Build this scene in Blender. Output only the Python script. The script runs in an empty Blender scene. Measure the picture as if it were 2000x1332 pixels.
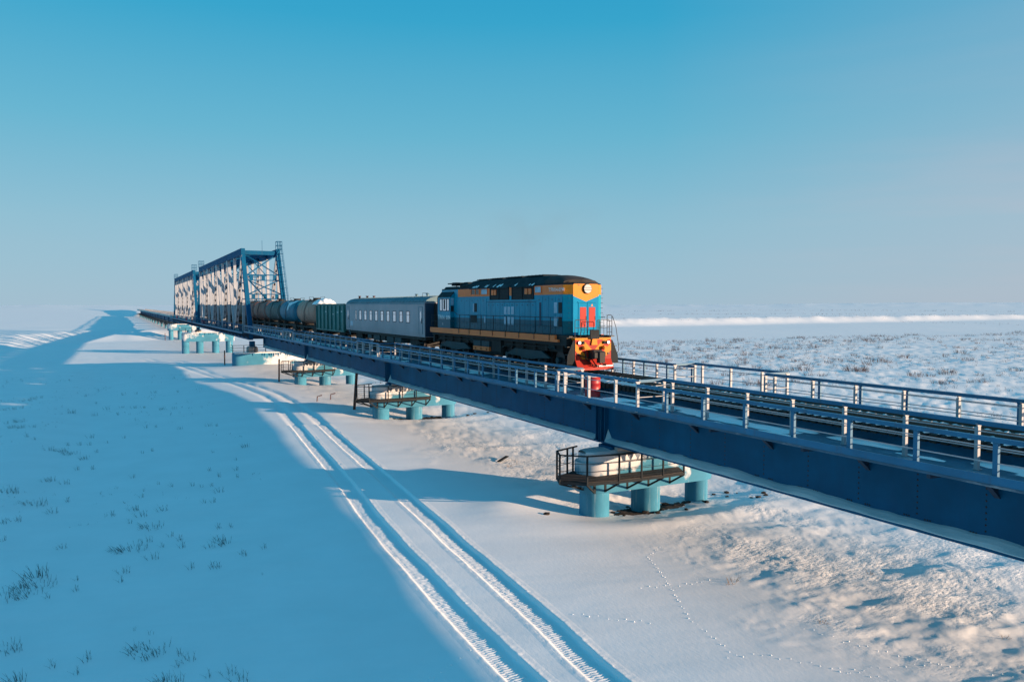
import bpy, bmesh, math, random
import numpy as np
from mathutils import Vector, Matrix

random.seed(7)
np.random.seed(7)
rad = math.radians
scene = bpy.context.scene
COL = scene.collection

# ------------------------------------------------------------------ camera, sky, sun, exposure
YAW, PITCH = 27.2996, 2.6147
CAM = (-22.3, 0.0, 9.85)
cam_data = bpy.data.cameras.new('camera')
cam = bpy.data.objects.new('camera', cam_data)
COL.objects.link(cam)
cam.location = CAM
cam.rotation_euler = (rad(90 - PITCH), 0, rad(-YAW))
cam_data.sensor_width = 36.0
cam_data.lens = 27.0
cam_data.clip_start = 0.5
cam_data.clip_end = 30000
scene.camera = cam

SUN_EL = 8.2
SUN_TH = 45.0            # light travels towards -X (cos) and +Y (sin)
sun_vec = Vector((math.cos(rad(SUN_TH)) * math.cos(rad(SUN_EL)),
                  -math.sin(rad(SUN_TH)) * math.cos(rad(SUN_EL)),
                  math.sin(rad(SUN_EL))))
world = bpy.data.worlds.new('World')
scene.world = world
world.use_nodes = True
wn, wl = world.node_tree.nodes, world.node_tree.links
wn.clear()
sky = wn.new('ShaderNodeTexSky')
sky.sky_type = 'NISHITA'
sky.sun_disc = False
sky.sun_elevation = rad(SUN_EL)
sky.sun_rotation = rad(90 + SUN_TH)
sky.altitude = 0
sky.air_density = 1.0
sky.dust_density = 0.3
sky.ozone_density = 3.0
wtc = wn.new('ShaderNodeTexCoord')
def wmath(op, a, b=None, clamp=False):
    q = wn.new('ShaderNodeMath'); q.operation = op; q.use_clamp = clamp
    for i, v in enumerate((a, b)):
        if v is None: continue
        if isinstance(v, (int, float)): q.inputs[i].default_value = v
        else: wl.new(v, q.inputs[i])
    return q.outputs[0]
def wramp(stops, fac):
    r = wn.new('ShaderNodeValToRGB'); e = r.color_ramp.elements
    while len(e) < len(stops): e.new(.5)
    for k, (p, c) in enumerate(stops): e[k].position = p; e[k].color = (*c, 1)
    wl.new(fac, r.inputs[0]); return r.outputs[0]
def wmix(fac, a, b, mode='MIX'):
    q = wn.new('ShaderNodeMix'); q.data_type = 'RGBA'; q.blend_type = mode
    for i, v in ((0, fac), (6, a), (7, b)):
        if isinstance(v, (int, float)): q.inputs[i].default_value = v
        elif isinstance(v, tuple): q.inputs[i].default_value = (*v, 1)
        else: wl.new(v, q.inputs[i])
    return q.outputs[2]
wsep = wn.new('ShaderNodeSeparateXYZ'); wl.new(wtc.outputs['Generated'], wsep.inputs[0])
elev = wmath('MAXIMUM', wsep.outputs['Z'], 0.0)
air = wramp([(0, (.335, .49, .61)), (.05, (.30, .49, .612)), (.10, (.262, .487, .612)), (.21, (.13, .44, .605)),
             (.34, (.034, .36, .58)), (.44, (.010, .30, .545)), (.7, (.022, .30, .55)), (1, (.020, .285, .53))], elev)
glow = wramp([(0, (.46, .47, .54)), (.10, (.47, .49, .57)), (.2, (.40, .47, .57)), (.3, (.29, .44, .57)), (.5, (.20, .40, .55)), (1, (.05, .26, .46))], elev)
# paler towards the sun's side of the sky
wdot = wn.new('ShaderNodeVectorMath'); wdot.operation = 'DOT_PRODUCT'
wl.new(wtc.outputs['Generated'], wdot.inputs[0])
wdot.inputs[1].default_value = (math.cos(rad(SUN_TH)), -math.sin(rad(SUN_TH)), 0)
sunward = wmath('MULTIPLY', wmath('ADD', wdot.outputs['Value'], .12), .95, True)
air = wmix(sunward, air, glow)
# thin high haze streaks
wmap = wn.new('ShaderNodeMapping'); wmap.inputs['Scale'].default_value = (1.6, 1.6, 14); wmap.inputs['Rotation'].default_value = (.05, .07, 0)
wl.new(wtc.outputs['Generated'], wmap.inputs[0])
wno = wn.new('ShaderNodeTexNoise'); wno.inputs['Scale'].default_value = 1.6; wno.inputs['Detail'].default_value = 4; wno.inputs['Roughness'].default_value = .5
wl.new(wmap.outputs[0], wno.inputs['Vector'])
streak = wmath('MULTIPLY', wmath('SUBTRACT', wno.outputs['Fac'], .42), 2.6, True)
low = wramp([(0, (.5, .5, .5)), (.08, (1, 1, 1)), (.22, (.25, .25, .25)), (.4, (0, 0, 0))], elev)
streak = wmath('MULTIPLY', wmath('MULTIPLY', streak, low), wmath('ADD', wmath('MULTIPLY', sunward, 1.7), .05))
air = wmix(streak, air, (.50, .49, .56))
scale_up = wn.new('ShaderNodeVectorMath'); scale_up.operation = 'SCALE'; scale_up.inputs['Scale'].default_value = 5.25
wl.new(air, scale_up.inputs[0])
both = wmix(.955, sky.outputs[0], scale_up.outputs[0])
bg = wn.new('ShaderNodeBackground')
bg.inputs['Strength'].default_value = 0.10
wo = wn.new('ShaderNodeOutputWorld')
wl.new(both, bg.inputs['Color'])
wl.new(bg.outputs[0], wo.inputs[0])

sun_data = bpy.data.lights.new('sun', 'SUN')
sun_data.energy = 4.7
sun_data.angle = rad(0.53)
sun_data.color = (1.0, 0.69, 0.46)
sun = bpy.data.objects.new('sun', sun_data)
COL.objects.link(sun)
sun.rotation_euler = sun_vec.to_track_quat('Z', 'Y').to_euler()

scene.view_settings.view_transform = 'Standard'
scene.view_settings.look = 'None'
scene.view_settings.gamma = 1
scene.view_settings.use_curve_mapping = False
scene.view_settings.exposure = 1.0
scene.render.engine = 'CYCLES'
scene.cycles.max_bounces = 6
scene.cycles.diffuse_bounces = 3
scene.cycles.glossy_bounces = 3
scene.cycles.volume_bounces = 0

# ------------------------------------------------------------------ materials
def _nodes(name):
    m = bpy.data.materials.new(name)
    m.use_nodes = True
    n, l = m.node_tree.nodes, m.node_tree.links
    b = n['Principled BSDF']
    return m, n, l, b

def _mix(n, l, fac, a, b):
    mx = n.new('ShaderNodeMix'); mx.data_type = 'RGBA'
    l.new(fac, mx.inputs['Factor'])
    for i, v in ((6, a), (7, b)):
        if isinstance(v, tuple): mx.inputs[i].default_value = (*v, 1)
        else: l.new(v, mx.inputs[i])
    return mx.outputs[2]

def _noise(n, l, vec, scale, detail=4, rough=.55, lo=.4, hi=.6, stretch=None):
    if stretch:
        mp = n.new('ShaderNodeMapping'); mp.inputs['Scale'].default_value = stretch
        l.new(vec, mp.inputs['Vector']); vec = mp.outputs[0]
    t = n.new('ShaderNodeTexNoise'); t.inputs['Scale'].default_value = scale
    t.inputs['Detail'].default_value = detail; t.inputs['Roughness'].default_value = rough
    l.new(vec, t.inputs['Vector'])
    r = n.new('ShaderNodeMapRange'); r.inputs[1].default_value = lo; r.inputs[2].default_value = hi
    l.new(t.outputs['Fac'], r.inputs[0])
    return r.outputs[0], t.outputs['Fac']

def paint(name, c, rough=.45, var=.25, scale=1.2, dirt=None, dirt_amt=(.55, .75), rust=None, rust_amt=(.66, .74),
          streak=(1, 1, .15), metallic=0.0, bump=.0, frost=None, spec=.5, low_tone=None):
    """painted or weathered surface: colour drift, vertical dirt streaks, rust or frost patches"""
    m, n, l, b = _nodes(name)
    tc = n.new('ShaderNodeTexCoord'); vec = tc.outputs['Object']
    f, raw = _noise(n, l, vec, scale, 5, .6, .3, .7)
    k = 1 - var
    col = _mix(n, l, f, tuple(x * k for x in c), tuple(min(1, x * (1 + var * .6)) for x in c))
    if dirt:
        d, _ = _noise(n, l, vec, 2.2, 6, .65, dirt_amt[0], dirt_amt[1], streak)
        col = _mix(n, l, d, col, dirt)
    if rust:
        d, _ = _noise(n, l, vec, 1.7, 8, .7, rust_amt[0], rust_amt[1])
        col = _mix(n, l, d, col, rust)
    if frost:
        _, d0 = _noise(n, l, vec, frost[0], 6, .6, .4, .6, (1, 1, .8))
        fz = n.new('ShaderNodeSeparateXYZ'); l.new(vec, fz.inputs[0])
        ma = n.new('ShaderNodeMath'); ma.operation = 'MULTIPLY_ADD'; ma.inputs[1].default_value = frost[3] if len(frost) > 3 else .16; l.new(fz.outputs['Z'], ma.inputs[0]); l.new(d0, ma.inputs[2])
        fr = n.new('ShaderNodeMapRange'); fr.inputs[1].default_value = frost[1]; fr.inputs[2].default_value = frost[2]; l.new(ma.outputs[0], fr.inputs[0]); d = fr.outputs[0]
        col = _mix(n, l, d, col, (.62, .63, .65))
    if low_tone:   # second colour below a height on the object, with a crisp edge
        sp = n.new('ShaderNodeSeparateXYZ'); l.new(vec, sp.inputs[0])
        mr = n.new('ShaderNodeMapRange'); mr.inputs[1].default_value = low_tone[0] + .02; mr.inputs[2].default_value = low_tone[0] - .02
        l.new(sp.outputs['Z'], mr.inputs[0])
        col = _mix(n, l, mr.outputs[0], col, low_tone[1])
    l.new(col, b.inputs['Base Color'])
    b.inputs['Roughness'].default_value = rough
    b.inputs['Metallic'].default_value = metallic
    b.inputs['Specular IOR Level'].default_value = spec
    if bump:
        bp = n.new('ShaderNodeBump'); bp.inputs['Strength'].default_value = bump; bp.inputs['Distance'].default_value = .02
        l.new(raw, bp.inputs['Height']); l.new(bp.outputs[0], b.inputs['Normal'])
    return m

def snow_material(name, c=(.86, .87, .88), fine=.48, stretch=(1, 1, 1), crust=False):
    m, n, l, b = _nodes(name)
    tc = n.new('ShaderNodeTexCoord'); vec = tc.outputs['Object']
    f, _ = _noise(n, l, vec, .35, 5, .6, .35, .65)
    col = _mix(n, l, f, tuple(x * .95 for x in c), c)
    l.new(col, b.inputs['Base Color'])
    b.inputs['Roughness'].default_value = .6
    b.inputs['Specular IOR Level'].default_value = .25
    mp = n.new('ShaderNodeMapping'); mp.inputs['Scale'].default_value = stretch; l.new(vec, mp.inputs[0])
    t1 = n.new('ShaderNodeTexNoise'); t1.inputs['Scale'].default_value = 9; t1.inputs['Detail'].default_value = 5
    t1.inputs['Roughness'].default_value = .65
    l.new(mp.outputs[0], t1.inputs['Vector'])
    bp = n.new('ShaderNodeBump'); bp.inputs['Strength'].default_value = fine; bp.inputs['Distance'].default_value = .014
    l.new(t1.outputs['Fac'], bp.inputs['Height'])
    nrm = bp.outputs[0]
    if crust:   # wind crust: sharp little plates and pits where the ground mesh is rough
        at = n.new('ShaderNodeAttribute'); at.attribute_name = 'crust'
        mp2 = n.new('ShaderNodeMapping'); mp2.inputs['Scale'].default_value = (.75, 1.5, 1); mp2.inputs['Rotation'].default_value = (0, 0, .32); l.new(vec, mp2.inputs[0])
        t2 = n.new('ShaderNodeTexNoise'); t2.inputs['Scale'].default_value = 4.2; t2.inputs['Detail'].default_value = 7; t2.inputs['Roughness'].default_value = .68
        l.new(mp2.outputs[0], t2.inputs['Vector'])
        t3 = n.new('ShaderNodeTexVoronoi'); t3.inputs['Scale'].default_value = 5.5; l.new(mp2.outputs[0], t3.inputs['Vector'])
        ad = n.new('ShaderNodeMath'); ad.operation = 'MULTIPLY_ADD'; ad.inputs[1].default_value = -.35
        l.new(t3.outputs['Distance'], ad.inputs[0]); l.new(t2.outputs['Fac'], ad.inputs[2])
        bq = n.new('ShaderNodeBump'); bq.inputs['Distance'].default_value = .16
        ms = n.new('ShaderNodeMath'); ms.operation = 'MULTIPLY'; ms.inputs[1].default_value = .55
        l.new(at.outputs['Fac'], ms.inputs[0]); l.new(ms.outputs[0], bq.inputs['Strength'])
        l.new(ad.outputs[0], bq.inputs['Height']); l.new(nrm, bq.inputs['Normal']); nrm = bq.outputs[0]
    l.new(nrm, b.inputs['Normal'])
    return m

M = {}
M['snow'] = snow_material('snow_ground', stretch=(1, .45, 1), crust=True)
M['snow_shade'] = snow_material('snow_shade_ledge', c=(.40, .62, .70), fine=.6)  # ledge snow with the teal of its shade put into the colour
M['snow_cap'] = snow_material('snow_cap', fine=.6)
M['girder_blue'] = paint('girder_blue_paint', (.001, .09, .20), .6, .25, .6, spec=.12, rust=(.03, .035, .045), rust_amt=(.68, .8), dirt=(.004, .075, .17), dirt_amt=(.5, .8))
M['rail_blue'] = paint('railing_blue_paint', (.006, .145, .28), .5, .2, 1.0, dirt=(.04, .09, .14))
M['truss_blue'] = paint('truss_blue_paint', (.002, .085, .19), .7, .22, .3, spec=.1, dirt=(.02, .08, .16))
M['dark_blue'] = paint('dark_blue_steel', (.004, .035, .075), .6, .3, .8)
M['post_white'] = paint('post_white_paint', (.36, .38, .41), .5, .12, 1.5, dirt=(.30, .31, .33), dirt_amt=(.6, .8))
M['truss_white'] = paint('truss_white_paint', (.34, .37, .415), .5, .15, .3, dirt=(.30, .32, .34), dirt_amt=(.52, .75))
M['floor_steel'] = paint('walkway_steel', (.05, .13, .20), .7, .35, 1.6, dirt=(.35, .38, .40), dirt_amt=(.56, .70), streak=(1, .3, 1))
M['rail_steel'] = paint('rail_steel', (.10, .075, .06), .5, .3, 2.0, metallic=.4)
M['sleeper'] = paint('sleeper_wood', (.022, .02, .018), .85, .4, 3.0)
M['concrete_teal'] = paint('pier_teal_paint', (.052, .225, .345), .7, .22, .7, spec=.08, dirt=(.34, .46, .52), dirt_amt=(.57, .78), streak=(2.2, 2.2, .12),
                           rust=(.16, .075, .035), rust_amt=(.69, .76))
M['concrete_frost_far'] = paint('wide_pier_frosted_paint', (.052, .225, .345), .7, .2, .35, spec=.12, rust=(.16, .075, .035), rust_amt=(.66, .74), frost=(.26, .50, .58, 0))
M['concrete_frost'] = paint('pier_frosted_paint', (.052, .225, .345), .7, .2, .6, spec=.12, rust=(.16, .075, .035), rust_amt=(.70, .78), frost=(.55, .84, .92))
M['concrete'] = paint('bare_concrete', (.40, .38, .36), .8, .25, 1.4, dirt=(.20, .13, .09), dirt_amt=(.58, .75))
M['grate'] = paint('platform_grating', (.022, .019, .019), .8, .3, 3)
M['black_steel'] = paint('black_steel', (.012, .013, .015), .55, .4, 1.5, dirt=(.04, .04, .042), dirt_amt=(.5, .75))
M['grey_steel'] = paint('grey_steel', (.024, .030, .035), .75, .3, 1.2, dirt=(.03, .03, .03), spec=.1)
M['rust'] = paint('rusty_steel', (.10, .035, .025), .8, .4, 3)
M['soil'] = paint('bare_soil', (.028, .020, .017), .95, .6, 2.5)
M['tooth_shadow'] = paint('tooth_shadow_tone', (.085, .12, .17), .35, .25, 3)  # shadow tone for the triangular plates on the pier caps
M['red_drum'] = paint('red_drum_paint', (.42, .022, .028), .45, .2, 1.5, dirt=(.2, .03, .02))
# locomotive
M['loco_blue'] = paint('locomotive_blue_paint', (.001, .25, .37), .32, .12, .8, dirt=(.002, .14, .22), dirt_amt=(.5, .85), spec=.12, low_tone=(2.65, (.002, .09, .13)))
M['loco_nose_blue'] = paint('locomotive_nose_blue_paint', (.004, .22, .42), .6, .1, 1.2, dirt=(.01, .16, .28), dirt_amt=(.6, .85), spec=.05)
M['loco_orange'] = paint('locomotive_orange_paint', (.92, .20, .055), .5, .10, 1.0, dirt=(.45, .12, .05), dirt_amt=(.62, .9), spec=.25)
M['loco_yellow'] = paint('locomotive_yellow_paint', (.66, .215, .014), .55, .1, 1.4, dirt=(.40, .14, .02), dirt_amt=(.6, .85), spec=.2)
M['loco_red'] = paint('locomotive_red_paint', (.36, .022, .012), .55, .14, 1.6, spec=.2, dirt=(.22, .03, .02), dirt_amt=(.55, .85))
M['door_red'] = paint('door_red_paint', (.42, .045, .035), .6, .06, 1.2, spec=.15)
M['roof_dark'] = paint('sooty_roof', (.012, .022, .030), .7, .45, 1.2, spec=.15, dirt=(.05, .055, .06), dirt_amt=(.56, .75))
M['cowl_grey'] = paint('cowl_grey_metal', (.05, .048, .05), .75, .45, 1.6, spec=.08, dirt=(.05, .045, .045), dirt_amt=(.45, .75), streak=(1, 3, .3))
M['window_dark'] = paint('dark_glass', (.012, .016, .02), .06, .1, .3)
M['window_pale'] = paint('curtained_glass', (.92, .80, .80), .10, .10, 1.2, metallic=.55)
M['grille_dark'] = paint('dark_grille', (.008, .012, .014), .7, .4, 5)
M['vent_pale'] = paint('pale_vent', (.30, .46, .58), .4, .25, 3)
M['bogie'] = paint('bogie_teal_grey', (.022, .050, .062), .7, .3, 1.2, dirt=(.05, .045, .04))
M['wheel'] = paint('wheel_steel', (.04, .04, .045), .45, .2, 2, metallic=.5)
M['lettering'] = paint('white_lettering', (.85, .85, .84), .5, .05, 2)
M['lettering_dim'] = paint('worn_lettering', (.6, .6, .6), .5, .3, 9)
M['rubber'] = paint('black_rubber', (.010, .010, .011), .7, .2, 2)
def lamp_material(name, c, e):
    m, n, l, b = _nodes(name)
    b.inputs['Base Color'].default_value = (*c, 1); b.inputs['Roughness'].default_value = .15
    if e:
        b.inputs['Emission Color'].default_value = (1, .95, .82, 1); b.inputs['Emission Strength'].default_value = e
    return m
M['lamp_on'] = lamp_material('lit_lamp', (.9, .9, .85), 2.0)
M['lamp_glass'] = lamp_material('lamp_glass', (.55, .53, .50), 0)
# wagons
M['coach'] = paint('coach_grey_paint', (.40, .33, .355), .55, .14, .5, dirt=(.25, .28, .31), dirt_amt=(.5, .8), rust=(.09, .06, .05), rust_amt=(.74, .8))
M['coach_roof'] = paint('coach_roof_paint', (.10, .20, .25), .6, .25, .5)
M['gondola'] = paint('wagon_green_paint', (.02, .17, .16), .55, .3, .8, dirt=(.02, .045, .042))
M['tank_tan'] = paint('tank_tan_paint', (.50, .23, .16), .6, .25, .5, dirt=(.20, .11, .085), dirt_amt=(.5, .75))
M['tank_blue'] = paint('tank_blue_paint', (.003, .14, .22), .55, .3, .5, dirt=(.012, .05, .08), dirt_amt=(.55, .8))
M['tank_grey'] = paint('tank_grey_paint', (.07, .085, .08), .6, .3, .5, dirt=(.30, .16, .18), dirt_amt=(.58, .66), streak=(1, .6, .6))
M['tank_brown'] = paint('tank_brown_paint', (.27, .115, .085), .6, .3, .5, dirt=(.06, .05, .05))
M['tank_black'] = paint('tank_black_paint', (.03, .032, .035), .5, .3, .5)
M['band'] = paint('pale_band', (.16, .24, .26), .5, .2, 1)
M['underframe'] = paint('wagon_underframe', (.014, .014, .015), .75, .4, 1.5, dirt=(.05, .05, .05))
# plants
M['grass'] = paint('dry_dark_grass', (.035, .045, .04), .9, .3, 4)
M['shrub'] = paint('reddish_twigs', (.085, .038, .030), .9, .35, 4)
M['straw'] = paint('pale_straw', (.30, .20, .12), .9, .3, 4)

# ------------------------------------------------------------------ mesh helpers
ORIGIN = {}

class MB:
    def __init__(s):
        s.v, s.f, s.sm, s.mi = [], [], [], []
    def face(s, pts, smooth=False, mi=0):
        i = len(s.v); s.v.extend(pts); s.f.append(tuple(range(i, i + len(pts)))); s.sm.append(smooth); s.mi.append(mi)
    def box(s, x0, x1, y0, y1, z0, z1, mi=0):
        i = len(s.v)
        s.v += [(x0, y0, z0), (x1, y0, z0), (x1, y1, z0), (x0, y1, z0), (x0, y0, z1), (x1, y0, z1), (x1, y1, z1), (x0, y1, z1)]
        for q in ((0, 3, 2, 1), (4, 5, 6, 7), (0, 1, 5, 4), (1, 2, 6, 5), (2, 3, 7, 6), (3, 0, 4, 7)):
            s.f.append(tuple(i + k for k in q)); s.sm.append(False); s.mi.append(mi)
        return s
    def bbox(s, x0, x1, y0, y1, z0, z1, b=.02, mi=0):
        """box with chamfered vertical and top edges"""
        p = [(x0 + b, y0), (x1 - b, y0), (x1, y0 + b), (x1, y1 - b), (x1 - b, y1), (x0 + b, y1), (x0, y1 - b), (x0, y0 + b)]
        cx, cy = (x0 + x1) / 2, (y0 + y1) / 2
        q = [(px + (b if px < cx else -b) * .8, py + (b if py < cy else -b) * .8) for px, py in p]
        i = len(s.v)
        s.v += [(a, c, z0) for a, c in p] + [(a, c, z1 - b) for a, c in p] + [(a, c, z1) for a, c in q]
        for r in (0, 8):
            for k in range(8):
                k2 = (k + 1) % 8
                s.f.append((i + r + k, i + r + k2, i + r + 8 + k2, i + r + 8 + k)); s.sm.append(False); s.mi.append(mi)
        s.f.append(tuple(i + 16 + k for k in range(8))); s.sm.append(False); s.mi.append(mi)
        s.f.append(tuple(i + 7 - k for k in range(8))); s.sm.append(False); s.mi.append(mi)
        return s
    def prism(s, prof, axis, a, b, mi=0, smooth=False):
        """extrude a polygon; axis 'x': prof=(y,z); 'y': prof=(x,z); 'z': prof=(x,y)"""
        def P(p, t):
            return (t, p[0], p[1]) if axis == 'x' else ((p[0], t, p[1]) if axis == 'y' else (p[0], p[1], t))
        n = len(prof)
        s.face([P(p, a) for p in prof][::-1], False, mi); s.face([P(p, b) for p in prof], False, mi)
        if smooth:
            i = len(s.v); s.v += [P(p, a) for p in prof] + [P(p, b) for p in prof]
            for k in range(n):
                k2 = (k + 1) % n; s.f.append((i + k, i + k2, i + n + k2, i + n + k)); s.sm.append(True); s.mi.append(mi)
        else:
            for k in range(n):
                k2 = (k + 1) % n
                s.face([P(prof[k], a), P(prof[k2], a), P(prof[k2], b), P(prof[k], b)], False, mi)
        return s
    def bar(s, p, q, w, h, up=(0, 0, 1), mi=0):
        p, q = Vector(p), Vector(q); d = (q - p)
        if d.length < 1e-6: return s
        d.normalize(); up = Vector(up)
        r = d.cross(up)
        if r.length < 1e-4: r = d.cross(Vector((0, 1, 0)))
        r.normalize(); u = r.cross(d).normalized()
        r *= w / 2; u *= h / 2; i = len(s.v)
        for c in (p, q):
            s.v += [tuple(c - r - u), tuple(c + r - u), tuple(c + r + u), tuple(c - r + u)]
        for k in ((0, 1, 2, 3), (7, 6, 5, 4), (0, 4, 5, 1), (1, 5, 6, 2), (2, 6, 7, 3), (3, 7, 4, 0)):
            s.f.append(tuple(i + x for x in k)); s.sm.append(False); s.mi.append(mi)
        return s
    def tube(s, pts, r, n=6, mi=0, caps=True):
        pts = [Vector(p) for p in pts]; rings = []
        rr = r if isinstance(r, (list, tuple)) else [r] * len(pts)
        ref = Vector((0, 0, 1))
        d0 = (pts[1] - pts[0]).normalized()
        if abs(d0.dot(ref)) > .9: ref = Vector((0, 1, 0))
        for k, p in enumerate(pts):
            d = (pts[min(k + 1, len(pts) - 1)] - pts[max(k - 1, 0)]).normalized()
            a = d.cross(ref)
            if a.length < 1e-4: a = d.cross(Vector((1, 0, 0)))
            a.normalize(); b = a.cross(d).normalized()
            i = len(s.v)
            s.v += [tuple(p + (a * math.cos(2 * math.pi * t / n) + b * math.sin(2 * math.pi * t / n)) * rr[k]) for t in range(n)]
            rings.append(i)
        for k in range(len(rings) - 1):
            for t in range(n):
                t2 = (t + 1) % n
                s.f.append((rings[k] + t, rings[k] + t2, rings[k + 1] + t2, rings[k + 1] + t)); s.sm.append(True); s.mi.append(mi)
        if caps:
            s.face([s.v[rings[0] + t] for t in range(n)][::-1], False, mi); s.face([s.v[rings[-1] + t] for t in range(n)], False, mi)
        return s
    def cyl(s, p, q, r, n=16, r2=None, mi=0):
        return s.tube([p, q], [r, r if r2 is None else r2], n, mi)
    def build(s, name, mat, parent=None, loc=None, kind=None, label=None):
        me = bpy.data.meshes.new(name)
        o3 = ORIGIN.get(root_of(parent).name, (0, 0, 0)) if parent else (loc or (0, 0, 0))
        vs = [(a - o3[0], b - o3[1], c - o3[2]) for a, b, c in s.v]
        me.from_pydata(vs, [], s.f)
        mats = mat if isinstance(mat, (list, tuple)) else [mat]
        for m in mats: me.materials.append(M[m] if isinstance(m, str) else m)
        me.polygons.foreach_set('use_smooth', s.sm)
        me.polygons.foreach_set('material_index', s.mi)
        me.update()
        o = bpy.data.objects.new(name, me); COL.objects.link(o)
        if parent: o.parent = parent
        else: o.location = o3
        if kind: o['kind'] = kind
        if label: o['label'] = label
        return o

def root_of(o):
    while o.parent: o = o.parent
    return o

def thing(name, label, cat, loc, group=None):
    o = bpy.data.objects.new(name, None); COL.objects.link(o)
    o.empty_display_size = .5
    o.location = loc; o['label'] = label; o['category'] = cat
    if group: o['group'] = group
    ORIGIN[o.name] = tuple(loc)
    return o

def tag(o, label, cat, group=None):
    o['label'] = label; o['category'] = cat
    if group: o['group'] = group
    return o

def inst(name, mesh, parent, pos, rotz=0, scale=None):
    """a part that shares its mesh; pos is in world space"""
    o = bpy.data.objects.new(name, mesh); COL.objects.link(o)
    if parent:
        o.parent = parent
        b = ORIGIN.get(root_of(parent).name, (0, 0, 0))
        o.location = (pos[0] - b[0], pos[1] - b[1], pos[2] - b[2])
    else:
        o.location = pos
    if rotz: o.rotation_euler = (0, 0, rotz)
    if scale: o.scale = scale
    return o

def shared(mb, name, mat):
    o = mb.build(name, mat); me = o.data; bpy.data.objects.remove(o); return me

# ------------------------------------------------------------------ numpy noise
def _hash(ix, iy, seed):
    n = (ix.astype(np.int64) * 374761393 + iy.astype(np.int64) * 668265263 + seed * 1442695041) & 0xffffffff
    n = ((n ^ (n >> 13)) * 1274126177) & 0xffffffff
    return ((n ^ (n >> 16)) & 0xffff) / 65535.0

def vnoise(x, y, seed=0):
    ix, iy = np.floor(x), np.floor(y); fx, fy = x - ix, y - iy
    fx, fy = fx * fx * fx * (fx * (fx * 6 - 15) + 10), fy * fy * fy * (fy * (fy * 6 - 15) + 10)
    a, b = _hash(ix, iy, seed), _hash(ix + 1, iy, seed); c, d = _hash(ix, iy + 1, seed), _hash(ix + 1, iy + 1, seed)
    return (a + (b - a) * fx) * (1 - fy) + (c + (d - c) * fx) * fy

def fbm(x, y, octv=4, seed=0, gain=.5):
    s, a, t = 0, 1.0, 0
    for k in range(octv):
        s = s + a * vnoise(x, y, seed + k * 17); t += a; a *= gain; x, y = x * 2.03 + 11.3, y * 2.03 + 5.7
    return s / t - .5

def sstep(a, b, x):
    t = np.clip((x - a) / (b - a), 0, 1); return t * t * (3 - 2 * t)

# ------------------------------------------------------------------ ground
RUT_L = np.array([(-12.75, 8), (-12.85, 17.1), (-12.65, 23), (-12.2, 31.8), (-11.45, 39.6), (-9.95, 58.9), (-8.75, 78.7), (-9.35, 95), (-10.6, 112), (-12.3, 128), (-12.9, 142), (-13.4, 152), (-15.0, 165), (-17.2, 178), (-16.0, 195), (-19, 205), (-30, 210), (-42, 205)], float)
RUT_R = np.array([(-10.9, 8), (-10.9, 16.2), (-10.5, 20.8), (-10.1, 27.5), (-9.4, 37.4), (-8.6, 49.2), (-7.2, 71.7), (-7.1, 86.9), (-8.4, 103), (-10.4, 122), (-11.4, 140), (-12.0, 150), (-13.6, 164), (-15.4, 176), (-14.2, 192), (-17, 207), (-30, 214), (-44, 208)], float)

def smooth_path(p, n=12):
    out = []
    P = np.vstack([2 * p[0] - p[1], p, 2 * p[-1] - p[-2]])
    for i in range(1, len(P) - 2):
        for t in np.linspace(0, 1, n, endpoint=False):
            a, b, c, d = P[i - 1], P[i], P[i + 1], P[i + 2]
            out.append(.5 * ((2 * b) + (-a + c) * t + (2 * a - 5 * b + 4 * c - d) * t * t + (-a + 3 * b - 3 * c + d) * t ** 3))
    out.append(p[-1]); return np.array(out)

RPL, RPR = smooth_path(RUT_L), smooth_path(RUT_R)

def rut_coord(path, X, Y):
    """signed distance to a rut (positive to the right) and arc length"""
    best = np.full(X.shape, 1e9); sd = np.zeros(X.shape); sl = np.zeros(X.shape); L = 0
    for i in range(len(path) - 1):
        a, b = path[i], path[i + 1]; d = b - a; ln = np.hypot(*d); u = d / ln
        rx, ry = X - a[0], Y - a[1]
        t = np.clip(rx * u[0] + ry * u[1], 0, ln)
        dx, dy = rx - t * u[0], ry - t * u[1]; D = dx * dx + dy * dy
        m = D < best
        best[m] = D[m]; sd[m] = (np.sqrt(D) * np.sign(rx * u[1] - ry * u[0]))[m]; sl[m] = (t + L)[m]
        L += ln
    return sd, sl

def rut_profile(d, w=1.0):
    """cross-section of a rut: steep right wall, flat floor, sloping left wall"""
    d = d / w
    z = np.interp(d, [-.62, -.57, -.51, -.2, .1, .21, .245, .30], [0, -.045, -.075, -.088, -.100, -.104, -.092, 0])
    z = z + .012 * np.exp(-((d - .36) / .06) ** 2) + .010 * np.exp(-((d + .68) / .06) ** 2)
    return z

FAR_X = [-900, -400, -200, -51, -30, 0, 60, 246, 400, 732, 1500, 3000]
FAR_Y = [-60, 90, 165, 255, 296, 312, 340, 372, 382, 402, 485, 700]
PIER_Y = [31.2, 64.7, 97.2, 128.6]

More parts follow.
